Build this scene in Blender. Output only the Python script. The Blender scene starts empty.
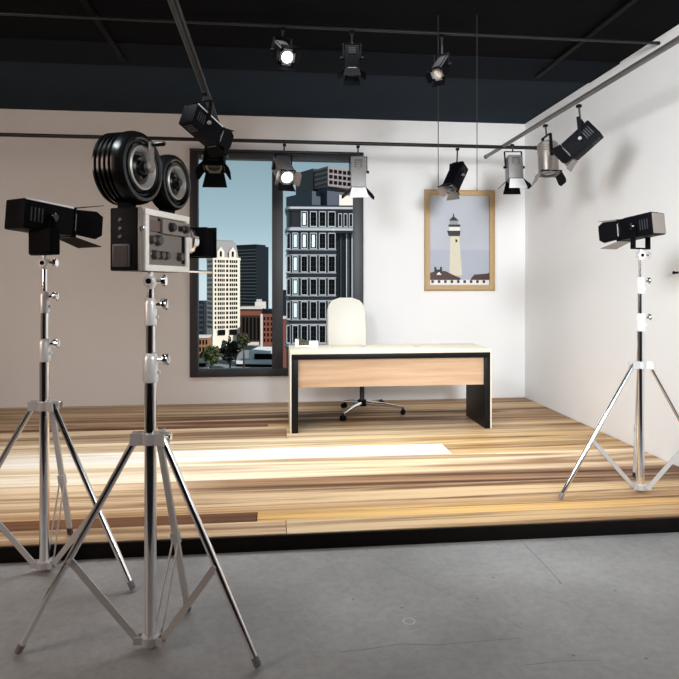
import bpy, bmesh, math, random
from mathutils import Vector, Matrix

random.seed(7)
SC = bpy.context.scene
COL = SC.collection

# ------------------------------------------------------------------ camera
F, CX, HY, CAMZ = 606.0, 339.5, 285.0, 1.3        # focal length / horizon in pixels of a 679 frame
YAW = math.atan(64.5 / 606.0)
cam_d = bpy.data.cameras.new('camera')
cam_d.sensor_width = 36.0
cam_d.lens = 36.0 * F / 679.0
cam_d.shift_y = -(339.5 - HY) / 679.0
cam_d.clip_end = 2000
cam = bpy.data.objects.new('camera', cam_d)
COL.objects.link(cam)
cam.location = (0, 0, CAMZ)
cam.rotation_euler = (math.pi / 2, 0, -YAW)
SC.camera = cam

# ------------------------------------------------------------------ world, sun, lights, exposure
def lin(c):
    def f(v):
        v = v / 255.0
        return v / 12.92 if v <= 0.04045 else ((v + 0.055) / 1.055) ** 2.4
    return (f(c[0]), f(c[1]), f(c[2]), 1.0)

SC.view_settings.view_transform = 'Standard'
SC.view_settings.look = 'None'
SC.view_settings.exposure = 0.0
SC.view_settings.gamma = 1.0
SC.view_settings.use_curve_mapping = False

world = bpy.data.worlds.new('world')
SC.world = world
world.use_nodes = True
wn, wl = world.node_tree.nodes, world.node_tree.links
wn.clear()
wo = wn.new('ShaderNodeOutputWorld')
wb = wn.new('ShaderNodeBackground')
wt = wn.new('ShaderNodeTexCoord')
ws = wn.new('ShaderNodeSeparateXYZ')
wr = wn.new('ShaderNodeValToRGB')
wl.new(wt.outputs['Generated'], ws.inputs[0])
wl.new(ws.outputs['Z'], wr.inputs[0])
wr.color_ramp.elements[0].position = 0.0
wr.color_ramp.elements[0].color = lin((214, 230, 235))
wr.color_ramp.elements[1].position = 0.30
wr.color_ramp.elements[1].color = lin((112, 138, 150))
e = wr.color_ramp.elements.new(0.10)
e.color = lin((168, 194, 203))
wl.new(wr.outputs[0], wb.inputs[0])
wb.inputs[1].default_value = 1.0
wl.new(wb.outputs[0], wo.inputs[0])

def aim(o, d):
    o.rotation_euler = Vector(d).normalized().to_track_quat('-Z', 'Y').to_euler()

def light(name, kind, loc, direction, energy, color=(1, 1, 1), **kw):
    d = bpy.data.lights.new(name, kind)
    d.energy = energy
    d.color = color
    for k, v in kw.items():
        setattr(d, k, v)
    o = bpy.data.objects.new(name, d)
    COL.objects.link(o)
    o.location = loc
    aim(o, direction)
    return o

light('sun', 'SUN', (0, -20, 60), (-0.62, 0.6, -0.5), 5.6, (1.0, 0.98, 0.94), angle=0.01)
light('key_spot', 'SPOT', (1.3, -1.4, 2.35), (1.25, 8.1, -1.2), 1480, (0.95, 0.98, 1.0),
      spot_size=math.radians(50), spot_blend=1.0, shadow_soft_size=0.5)
light('wall_spot', 'SPOT', (-0.9, 2.0, 2.9), (3.7, 2.8, -1.6), 470, (0.88, 0.95, 1.0),
      spot_size=math.radians(105), spot_blend=1.0, shadow_soft_size=0.5)
light('stage_fill', 'AREA', (-0.1, 4.5, 3.02), (0.0, 0.0, -1), 50, (0.97, 0.985, 1.0),  # added panel without a fixture, brightens the platform
      shape='RECTANGLE', size=4.2, size_y=1.4, spread=math.radians(95))
light('right_fill', 'AREA', (2.2, 0.6, 2.4), (-0.6, 0.7, -0.35), 12, (0.97, 0.99, 1.0),  # added unseen panel, puts bright streaks into the chrome
      shape='RECTANGLE', size=0.9, size_y=1.6)
light('camera_fill', 'SPOT', (1.5, 0.3, 2.3), (-2.05, 2.05, -0.72), 190, (1.0, 0.97, 0.94),  # added fill aimed at the movie camera, no lamp stands here
      spot_size=math.radians(44), spot_blend=1.0, shadow_soft_size=0.35)
light('left_fill', 'AREA', (-3.7, 0.9, 2.2), (0.62, 0.9, -0.25), 64, (1.0, 0.76, 0.64),  # added unseen warm panel, tints the left of the back wall
      shape='RECTANGLE', size=1.2, size_y=1.8)

# ------------------------------------------------------------------ projection helpers (pixel of the photo -> place)
RX = Vector((math.cos(YAW), -math.sin(YAW), 0))
FW = Vector((math.sin(YAW), math.cos(YAW), 0))
EYE = Vector((0, 0, CAMZ))

def ray(u, v):
    return RX * ((u - CX) / F) + FW - Vector((0, 0, (v - HY) / F))
def at_d(u, v, d):                   # at distance d along the view axis
    return EYE + ray(u, v) * d
def at_y(u, v, y):
    r = ray(u, v); return EYE + r * (y / r.y)
def at_z(u, v, z):
    r = ray(u, v); return EYE + r * ((z - CAMZ) / r.z)
def cw(X, d, z):                     # camera-plan coordinates -> world
    p = RX * X + FW * d
    return Vector((p.x, p.y, z))

# ------------------------------------------------------------------ materials
def mat(name, rgb, rough=0.5, metal=0.0, noise=0.06, scale=20.0, bump=0.0, coat=0.0, spec=0.5):
    m = bpy.data.materials.new(name)
    m.use_nodes = True
    n, l = m.node_tree.nodes, m.node_tree.links
    b = n['Principled BSDF']
    b.inputs['Roughness'].default_value = rough
    b.inputs['Metallic'].default_value = metal
    b.inputs['Coat Weight'].default_value = coat
    b.inputs['Specular IOR Level'].default_value = spec
    c = lin(rgb)
    tc = n.new('ShaderNodeTexCoord')
    nz = n.new('ShaderNodeTexNoise')
    nz.inputs['Scale'].default_value = scale
    nz.inputs['Detail'].default_value = 4
    l.new(tc.outputs['Object'], nz.inputs['Vector'])
    mx = n.new('ShaderNodeMix'); mx.data_type = 'RGBA'
    mx.inputs['A'].default_value = tuple(x * (1 - noise) for x in c[:3]) + (1,)
    mx.inputs['B'].default_value = tuple(min(1, x * (1 + noise)) for x in c[:3]) + (1,)
    l.new(nz.outputs['Fac'], mx.inputs['Factor'])
    l.new(mx.outputs['Result'], b.inputs['Base Color'])
    if bump:
        bp = n.new('ShaderNodeBump'); bp.inputs['Strength'].default_value = bump
        bp.inputs['Distance'].default_value = 0.002
        l.new(nz.outputs['Fac'], bp.inputs['Height'])
        l.new(bp.outputs[0], b.inputs['Normal'])
    return m

def emit(name, rgb, strength):
    m = bpy.data.materials.new(name)
    m.use_nodes = True
    b = m.node_tree.nodes['Principled BSDF']
    b.inputs['Base Color'].default_value = lin(rgb)
    b.inputs['Emission Color'].default_value = lin(rgb)
    b.inputs['Emission Strength'].default_value = strength
    return m

def glass_mat(name):
    m = bpy.data.materials.new(name)
    m.use_nodes = True
    n, l = m.node_tree.nodes, m.node_tree.links
    n.clear()
    o = n.new('ShaderNodeOutputMaterial')
    t = n.new('ShaderNodeBsdfTransparent'); t.inputs[0].default_value = (0.97, 0.99, 1, 1)
    g = n.new('ShaderNodeBsdfGlossy'); g.inputs['Roughness'].default_value = 0.02
    fr = n.new('ShaderNodeFresnel'); fr.inputs[0].default_value = 1.015
    mx = n.new('ShaderNodeMixShader')
    l.new(fr.outputs[0], mx.inputs[0]); l.new(t.outputs[0], mx.inputs[1]); l.new(g.outputs[0], mx.inputs[2])
    l.new(mx.outputs[0], o.inputs[0])
    return m

M = {}
M['wall'] = mat('wall_paint', (239, 239, 239), 0.75, noise=0.025, scale=1.6, spec=0.3)
M['wall_dark'] = mat('studio_dark_paint', (52, 50, 49), 0.9)
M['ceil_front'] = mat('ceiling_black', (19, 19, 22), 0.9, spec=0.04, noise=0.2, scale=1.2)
M['ceil_mid'] = mat('ceiling_lit_mid', (26, 31, 38), 0.9, spec=0.04, noise=0.15, scale=1.5)  # same black ceiling, lightened in colour for the light on it
M['ceil_back'] = mat('ceiling_lit_back', (42, 51, 61), 0.9, spec=0.04, noise=0.15, scale=1.5)  # bluish light on the back of the ceiling, put into its paint
M['black'] = mat('black_enamel', (9, 10, 15), 0.5, noise=0.15, spec=0.07)
M['black_matte'] = mat('black_matte', (8, 8, 12), 0.6, noise=0.15, spec=0.06)
M['black_rubber'] = mat('black_gloss', (12, 12, 13), 0.25, spec=0.4, coat=0.15)
M['charcoal'] = mat('charcoal_metal', (58, 58, 62), 0.45, 0.3)
M['frame_dark'] = mat('window_charcoal', (40, 40, 45), 0.45)
M['rail_black'] = mat('rail_black', (34, 33, 34), 0.4, 0.4)
M['rail_grey'] = mat('rail_grey', (120, 118, 117), 0.35, 0.7)
M['chrome'] = mat('chrome', (246, 246, 248), 0.1, 1.0, noise=0.01)
M['alu'] = mat('aluminium', (196, 196, 196), 0.4, 0.3, noise=0.03)
M['alu_white'] = mat('satin_collar', (238, 239, 240), 0.3, 0.3, noise=0.03)
M['silver'] = mat('lamp_silver', (138, 136, 136), 0.45, 0.35, noise=0.05)
M['silver_warm'] = mat('lamp_warm_grey', (150, 142, 136), 0.4, 0.6, noise=0.05)
M['grey_plate'] = mat('grey_control_plate', (122, 114, 108), 0.5, 0.15)
M['dark_plate'] = mat('dark_plate', (46, 44, 44), 0.5, 0.3)
M['cream_metal'] = mat('silver_border', (240, 236, 230), 0.4, 0.1)
M['white_leaf'] = mat('white_leaf', (245, 245, 245), 0.5)
M['lens'] = mat('lens_glass', (60, 64, 70), 0.08, 0.2, coat=1.0)
M['reflector'] = mat('lamp_reflector', (235, 235, 235), 0.25, 0.8)
M['lit'] = emit('lit_lens', (255, 255, 255), 6.0)
M['reel_ring'] = mat('reel_ring_metal', (176, 174, 172), 0.35, 0.45)
M['screen'] = mat('dark_screen', (14, 15, 22), 0.4, spec=0.2)
M['cream'] = mat('cream_laminate', (236, 227, 205), 0.42, noise=0.02, scale=6)
M['blackwood'] = mat('black_veneer', (12, 13, 17), 0.4, spec=0.2)
M['chair_white'] = mat('white_leather', (230, 227, 216), 0.45, noise=0.02)
M['olive'] = mat('olive_card', (86, 82, 60), 0.7, noise=0.3, scale=80)
M['goldwood'] = mat('pale_oak_frame', (186, 156, 112), 0.45, noise=0.12, scale=30)
M['glass'] = glass_mat('window_glass')
M['skirt'] = mat('black_skirt', (17, 14, 12), 0.7, spec=0.1, noise=0.5, scale=14)

def panel_wood():
    m = mat('maple_panel', (214, 182, 146), 0.45)
    n, l = m.node_tree.nodes, m.node_tree.links
    b = n['Principled BSDF']
    tc = n.new('ShaderNodeTexCoord'); mp = n.new('ShaderNodeMapping')
    mp.inputs['Scale'].default_value = (0.8, 6, 14)
    nz = n.new('ShaderNodeTexNoise'); nz.inputs['Scale'].default_value = 1.6; nz.inputs['Detail'].default_value = 5
    rp = n.new('ShaderNodeValToRGB')
    rp.color_ramp.elements[0].position = 0.3; rp.color_ramp.elements[0].color = lin((184, 148, 116))
    rp.color_ramp.elements[1].position = 0.75; rp.color_ramp.elements[1].color = lin((212, 182, 150))
    l.new(tc.outputs['Object'], mp.inputs[0]); l.new(mp.outputs[0], nz.inputs['Vector'])
    l.new(nz.outputs['Fac'], rp.inputs[0]); l.new(rp.outputs[0], b.inputs['Base Color'])
    return m
M['maple'] = panel_wood()

def plank_mat():
    m = bpy.data.materials.new('reclaimed_planks')
    m.use_nodes = True
    n, l = m.node_tree.nodes, m.node_tree.links
    b = n['Principled BSDF']
    b.inputs['Roughness'].default_value = 0.5
    b.inputs['Specular IOR Level'].default_value = 0.15
    ca = n.new('ShaderNodeAttribute'); ca.attribute_name = 'tone_light'
    cb = n.new('ShaderNodeAttribute'); cb.attribute_name = 'tone_dark'
    of = n.new('ShaderNodeAttribute'); of.attribute_name = 'grain_offset'
    tc = n.new('ShaderNodeTexCoord')
    ad = n.new('ShaderNodeVectorMath'); ad.operation = 'ADD'
    l.new(tc.outputs['Object'], ad.inputs[0]); l.new(of.outputs['Vector'], ad.inputs[1])
    def grain(sx, sy, scale, detail, dist):
        mp = n.new('ShaderNodeMapping'); mp.inputs['Scale'].default_value = (sx, sy, 1)
        nz = n.new('ShaderNodeTexNoise'); nz.inputs['Scale'].default_value = scale
        nz.inputs['Detail'].default_value = detail; nz.inputs['Distortion'].default_value = dist
        nz.inputs['Roughness'].default_value = 0.6
        l.new(ad.outputs[0], mp.inputs[0]); l.new(mp.outputs[0], nz.inputs['Vector'])
        return nz
    g1 = grain(0.26, 6.5, 1.0, 7, 1.0)
    g2 = grain(0.4, 26.0, 1.0, 6, 0.8)
    r1 = n.new('ShaderNodeValToRGB')
    r1.color_ramp.elements[0].position = 0.44; r1.color_ramp.elements[0].color = (0, 0, 0, 1)
    r1.color_ramp.elements[1].position = 0.62; r1.color_ramp.elements[1].color = (1, 1, 1, 1)
    l.new(g1.outputs['Fac'], r1.inputs[0])
    r2 = n.new('ShaderNodeValToRGB')
    r2.color_ramp.elements[0].position = 0.52; r2.color_ramp.elements[0].color = (0, 0, 0, 1)
    r2.color_ramp.elements[1].position = 0.66; r2.color_ramp.elements[1].color = (0.75, 0.75, 0.75, 1)
    l.new(g2.outputs['Fac'], r2.inputs[0])
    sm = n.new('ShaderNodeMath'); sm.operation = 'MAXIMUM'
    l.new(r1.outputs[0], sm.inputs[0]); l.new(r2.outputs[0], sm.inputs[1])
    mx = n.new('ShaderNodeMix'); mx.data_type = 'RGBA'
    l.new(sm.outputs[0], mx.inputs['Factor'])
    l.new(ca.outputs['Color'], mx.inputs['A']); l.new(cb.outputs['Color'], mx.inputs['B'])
    hs = n.new('ShaderNodeHueSaturation'); hs.inputs['Saturation'].default_value = 0.95
    l.new(mx.outputs['Result'], hs.inputs['Color'])
    l.new(hs.outputs[0], b.inputs['Base Color'])
    bp = n.new('ShaderNodeBump'); bp.inputs['Strength'].default_value = 0.12; bp.inputs['Distance'].default_value = 0.002
    l.new(g2.outputs['Fac'], bp.inputs['Height']); l.new(bp.outputs[0], b.inputs['Normal'])
    return m
M['planks'] = plank_mat()

def concrete():
    m = bpy.data.materials.new('polished_concrete')
    m.use_nodes = True
    n, l = m.node_tree.nodes, m.node_tree.links
    b = n['Principled BSDF']
    tc = n.new('ShaderNodeTexCoord')
    def nz(scale, detail, rough=0.6):
        x = n.new('ShaderNodeTexNoise'); x.inputs['Scale'].default_value = scale
        x.inputs['Detail'].default_value = detail; x.inputs['Roughness'].default_value = rough
        l.new(tc.outputs['Object'], x.inputs['Vector']); return x
    big, fine, spk = nz(1.1, 6), nz(26, 8, 0.7), nz(9, 2)
    r = n.new('ShaderNodeValToRGB')
    r.color_ramp.elements[0].position = 0.3; r.color_ramp.elements[0].color = lin((132, 131, 130))
    r.color_ramp.elements[1].position = 0.72; r.color_ramp.elements[1].color = lin((172, 171, 169))
    l.new(big.outputs['Fac'], r.inputs[0])
    r2 = n.new('ShaderNodeValToRGB')
    r2.color_ramp.elements[0].position = 0.25; r2.color_ramp.elements[0].color = (0.78, 0.78, 0.78, 1)
    r2.color_ramp.elements[1].position = 0.6; r2.color_ramp.elements[1].color = (1, 1, 1, 1)
    l.new(fine.outputs['Fac'], r2.inputs[0])
    vo = n.new('ShaderNodeTexVoronoi'); vo.inputs['Scale'].default_value = 7.0
    l.new(tc.outputs['Object'], vo.inputs['Vector'])
    r3 = n.new('ShaderNodeValToRGB')
    r3.color_ramp.elements[0].position = 0.03; r3.color_ramp.elements[0].color = (0.45, 0.45, 0.45, 1)
    r3.color_ramp.elements[1].position = 0.055; r3.color_ramp.elements[1].color = (1, 1, 1, 1)
    l.new(vo.outputs['Distance'], r3.inputs[0])
    def mul(a, c):
        x = n.new('ShaderNodeMix'); x.data_type = 'RGBA'; x.blend_type = 'MULTIPLY'; x.inputs['Factor'].default_value = 1
        l.new(a, x.inputs['A']); l.new(c, x.inputs['B']); return x.outputs['Result']
    l.new(mul(mul(r.outputs[0], r2.outputs[0]), r3.outputs[0]), b.inputs['Base Color'])
    rr = n.new('ShaderNodeMapRange'); rr.inputs['To Min'].default_value = 0.38; rr.inputs['To Max'].default_value = 0.62
    l.new(big.outputs['Fac'], rr.inputs[0]); l.new(rr.outputs[0], b.inputs['Roughness'])
    bp = n.new('ShaderNodeBump'); bp.inputs['Strength'].default_value = 0.1; bp.inputs['Distance'].default_value = 0.003
    l.new(fine.outputs['Fac'], bp.inputs['Height']); l.new(bp.outputs[0], b.inputs['Normal'])
    return m
M['concrete'] = concrete()
M['crack'] = mat('concrete_crack', (106, 105, 105), 0.8, noise=0.2, scale=60)

# ------------------------------------------------------------------ mesh building
WM = {}                                # world matrix of every linked object

class MB:
    def __init__(s):
        s.bm = bmesh.new(); s.mi = 0
    def _tag(s, faces):
        for f in faces: f.material_index = s.mi
    def box(s, lo, hi, bevel=0.0, mtx=None):
        r = bmesh.ops.create_cube(s.bm, size=1.0)
        lo, hi = Vector(lo), Vector(hi)
        c, d = (lo + hi) / 2, hi - lo
        vs = r['verts']
        for v in vs:
            v.co = Vector((v.co.x * d.x, v.co.y * d.y, v.co.z * d.z)) + c
        fs = set(f for v in vs for f in v.link_faces)
        if bevel > 0:
            es = list(set(e for v in vs for e in v.link_edges))
            rb = bmesh.ops.bevel(s.bm, geom=es, offset=bevel, segments=2, profile=0.6, affect='EDGES', clamp_overlap=True)
            vs = list(set(v for f in rb['faces'] for v in f.verts) | set(v for f in fs if f.is_valid for v in f.verts))
            fs = set(f for v in vs for f in v.link_faces)
        if mtx is not None:
            for v in vs: v.co = mtx @ v.co
        s._tag(fs)
        return s
    def hull_prism(s, poly, off):       # polygon (list of points) extruded by vector off
        off = Vector(off)
        a = [s.bm.verts.new(Vector(p)) for p in poly]
        b = [s.bm.verts.new(Vector(p) + off) for p in poly]
        fs = [s.bm.faces.new(list(reversed(a))), s.bm.faces.new(b)]
        k = len(a)
        for i in range(k):
            fs.append(s.bm.faces.new((a[i], a[(i + 1) % k], b[(i + 1) % k], b[i])))
        s._tag(fs); return s
    def poly(s, pts):
        s._tag([s.bm.faces.new([s.bm.verts.new(Vector(p)) for p in pts])]); return s
    def tube(s, path, r, seg=14, caps=True):
        pts = [Vector(p) for p in path]
        rs = r if isinstance(r, (list, tuple)) else [r] * len(pts)
        rings, ref = [], None
        for i, p in enumerate(pts):
            if i == 0: t = pts[1] - pts[0]
            elif i == len(pts) - 1: t = pts[-1] - pts[-2]
            else: t = (pts[i] - pts[i - 1]).normalized() + (pts[i + 1] - pts[i]).normalized()
            t.normalize()
            if ref is None:
                ref = Vector((0, 0, 1)) if abs(t.z) < 0.9 else Vector((1, 0, 0))
            a = (ref - t * ref.dot(t)).normalized(); b = t.cross(a); ref = a
            rings.append([s.bm.verts.new(p + (a * math.cos(q) + b * math.sin(q)) * rs[i])
                          for q in (2 * math.pi * k / seg for k in range(seg))])
        fs = []
        for i in range(len(rings) - 1):
            for k in range(seg):
                fs.append(s.bm.faces.new((rings[i][k], rings[i][(k + 1) % seg], rings[i + 1][(k + 1) % seg], rings[i + 1][k])))
        if caps:
            fs.append(s.bm.faces.new(list(reversed(rings[0])))); fs.append(s.bm.faces.new(rings[-1]))
        s._tag(fs); return s
    def lathe(s, prof, org, axis, seg=40, close=False):
        """prof: (radius, offset along axis)"""
        ax = Vector(axis).normalized(); org = Vector(org)
        ref = Vector((0, 0, 1)) if abs(ax.z) < 0.9 else Vector((1, 0, 0))
        a = (ref - ax * ref.dot(ax)).normalized(); b = ax.cross(a)
        rings = []
        for (r, t) in prof:
            if r < 1e-6:
                rings.append([s.bm.verts.new(org + ax * t)])
            else:
                rings.append([s.bm.verts.new(org + ax * t + (a * math.cos(q) + b * math.sin(q)) * r)
                              for q in (2 * math.pi * k / seg for k in range(seg))])
        fs = []
        pairs = list(zip(rings[:-1], rings[1:]))
        if close: pairs.append((rings[-1], rings[0]))
        for A, B in pairs:
            for k in range(seg):
                j = (k + 1) % seg
                if len(A) == 1 and len(B) == 1: continue
                if len(A) == 1: fs.append(s.bm.faces.new((A[0], B[j], B[k])))
                elif len(B) == 1: fs.append(s.bm.faces.new((A[k], A[j], B[0])))
                else: fs.append(s.bm.faces.new((A[k], A[j], B[j], B[k])))
        s._tag(fs); return s
    def bar(s, p0, p1, w, t, side):      # flat bar from p0 to p1, width w along 'side', thickness t
        p0, p1 = Vector(p0), Vector(p1)
        d = (p1 - p0).normalized(); sd = Vector(side); sd = (sd - d * sd.dot(d)).normalized(); n = d.cross(sd)
        q = [p0 + sd * w / 2 + n * t / 2, p0 - sd * w / 2 + n * t / 2, p0 - sd * w / 2 - n * t / 2, p0 + sd * w / 2 - n * t / 2]
        return s.hull_prism(q, p1 - p0)
    def build(s, name, mats, parent=None, smooth=True, angle=35):
        """geometry is given in world coordinates; stored relative to the parent"""
        bmesh.ops.recalc_face_normals(s.bm, faces=s.bm.faces[:])
        me = bpy.data.meshes.new(name)
        pm = WM[parent.name] if parent is not None else Matrix.Identity(4)
        s.bm.transform(pm.inverted())
        s.bm.to_mesh(me); s.bm.free()
        for m in (mats if isinstance(mats, (list, tuple)) else [mats]):
            me.materials.append(m)
        if smooth:
            me.polygons.foreach_set('use_smooth', [True] * len(me.polygons))
            me.set_sharp_from_angle(angle=math.radians(angle))
        o = bpy.data.objects.new(name, me)
        COL.objects.link(o)
        if parent is not None: o.parent = parent
        WM[o.name] = pm.copy()
        return o

def tag(o, label, cat, group=None, kind=None):
    o['label'] = label; o['category'] = cat
    if group: o['group'] = group
    if kind: o['kind'] = kind
    return o

def thing(name, label, cat, loc, group=None, rz=0.0):
    o = bpy.data.objects.new(name, None)
    COL.objects.link(o)
    o.empty_display_size = 0.1
    o.location = loc; o.rotation_euler = (0, 0, rz)
    WM[o.name] = Matrix.Translation(Vector(loc)) @ Matrix.Rotation(rz, 4, 'Z')
    return tag(o, label, cat, group)

def structure(o, label=None, cat=None):
    o['kind'] = 'structure'
    if label: o['label'] = label
    if cat: o['category'] = cat
    return o

# ------------------------------------------------------------------ room shell
YB, XR, XL, YF = 6.76, 2.88, -4.2, -1.6
CEIL, FLOOR, PF = 3.17, -0.08, 3.18
WX0, WX1, WZ0, WZ1 = -0.924, 0.986, 0.294, 2.754      # window opening
T = 0.14

m = MB(); m.box((XL - T, YF - T, FLOOR - 0.2), (XR + T, YB + T, FLOOR))
m.mi = 1
def crack(px, w=0.004):
    w *= 0.7
    pts = [at_z(u, v, FLOOR + 0.0005) for u, v in px]
    for a, b in zip(pts[:-1], pts[1:]):
        d = (b - a).normalized(); n = Vector((-d.y, d.x, 0)) * w / 2
        m.poly([a - n, b - n, b + n, a + n])
crack([(519, 538), (531, 551), (541, 561), (553, 574), (562, 584)], 0.005)
crack([(390, 567), (425, 583), (455, 597), (472, 606)], 0.003)
crack([(500, 616), (511, 621), (522, 629)], 0.003)
crack([(555, 600), (572, 604), (590, 612)], 0.002)
crack([(340, 652), (368, 649), (400, 644), (436, 645), (480, 641), (520, 638)], 0.004)
crack([(525, 665), (560, 661), (600, 660)], 0.003)
c0 = at_z(409, 621, FLOOR + 0.0006)
ring = [(c0 + Vector((math.cos(a) * 0.021, math.sin(a) * 0.021, 0)), c0 + Vector((math.cos(a) * 0.026, math.sin(a) * 0.026, 0)))
        for a in (2 * math.pi * k / 20 for k in range(20))]
m.mi = 2
for k in range(20):
    a, b = ring[k], ring[(k + 1) % 20]
    m.poly([a[0], b[0], b[1], a[1]])
m.mi = 3; m.box((XL, YF, FLOOR - 0.02), (XR, 1.45, FLOOR + 0.002))  # added unseen black strip, gives the chrome its dark reflected stripe
structure(m.build('floor', [M['concrete'], M['crack'], mat('mineral_ring', (190, 190, 192), 0.7), mat('added_black_strip', (24, 24, 26), 0.8)], smooth=False),
          'grey polished concrete floor in front of the platform', 'floor')

m = MB()
m.box((XL - T, YB, FLOOR), (WX0, YB + T, CEIL + T)); m.box((WX1, YB, FLOOR), (XR + T, YB + T, CEIL + T))
m.box((WX0, YB, FLOOR), (WX1, YB + T, WZ0)); m.box((WX0, YB, WZ1), (WX1, YB + T, CEIL + T))
structure(m.build('wall_back', M['wall'], smooth=False), 'white back wall with the big window', 'wall')
m = MB(); m.box((XR, YF - T, FLOOR), (XR + T, YB, CEIL + T))
structure(m.build('wall_right', M['wall'], smooth=False), 'plain white wall on the right', 'wall')
m = MB(); m.box((XL - T, YF - T, FLOOR), (XL, YB, CEIL + T))
structure(m.build('wall_left', mat('warm_grey_paint', (176, 168, 162), 0.8), smooth=False), 'plain warm grey wall left of the view', 'wall')
m = MB(); m.box((XL, YF - T, FLOOR), (XR, YF, CEIL + T))
structure(m.build('wall_front', M['wall_dark'], smooth=False), 'dark wall behind the viewpoint', 'wall')
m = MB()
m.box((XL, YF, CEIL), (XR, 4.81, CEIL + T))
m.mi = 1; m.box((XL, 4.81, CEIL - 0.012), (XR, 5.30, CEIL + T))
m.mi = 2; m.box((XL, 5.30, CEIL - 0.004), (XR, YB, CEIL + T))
structure(m.build('ceiling', [M['ceil_front'], M['ceil_mid'], M['ceil_back']], smooth=False), 'black ceiling with the light towards its back painted in', 'ceiling')

# window ----------------------------------------------------------------------
def wu(u): return at_y(u, 285, YB).x
win = thing('window_1', 'tall two-pane window with charcoal frame showing city towers', 'window', ((WX0 + WX1) / 2, YB, WZ0))
win['kind'] = 'structure'
fb = 0.088
mx0, mx1 = wu(272), wu(283)
m = MB()
y0, y1 = YB - 0.035, YB + 0.07
m.box((WX0, y0, WZ0), (WX0 + fb, y1, WZ1), 0.004); m.box((WX1 - fb - 0.02, y0, WZ0), (WX1, y1, WZ1), 0.004)
m.box((WX0 + fb, y0, WZ1 - 0.07), (WX1 - fb - 0.02, y1, WZ1), 0.004); m.box((WX0 + fb, y0, WZ0), (WX1 - fb - 0.02, y1, WZ0 + 0.085), 0.004)
m.box((mx0, y0, WZ0 + 0.085), (mx1, y1, WZ1 - 0.07), 0.004)
m.build('window_frame', M['frame_dark'], win)
m = MB(); m.box((WX0 + fb + 0.001, YB + 0.03, WZ0 + 0.086), (mx0 - 0.001, YB + 0.036, WZ1 - 0.071))
m.build('pane', M['glass'], win, smooth=False)
m = MB(); m.box((mx1 + 0.001, YB + 0.03, WZ0 + 0.086), (WX1 - fb - 0.021, YB + 0.036, WZ1 - 0.071))
m.build('pane', M['glass'], win, smooth=False)
m = MB(); m.box((WX0, YB - 0.05, WZ1 + 0.004), (WX1, YB - 0.001, WZ1 + 0.03), 0.004)
m.build('head_trim', M['rail_black'], win)

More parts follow.
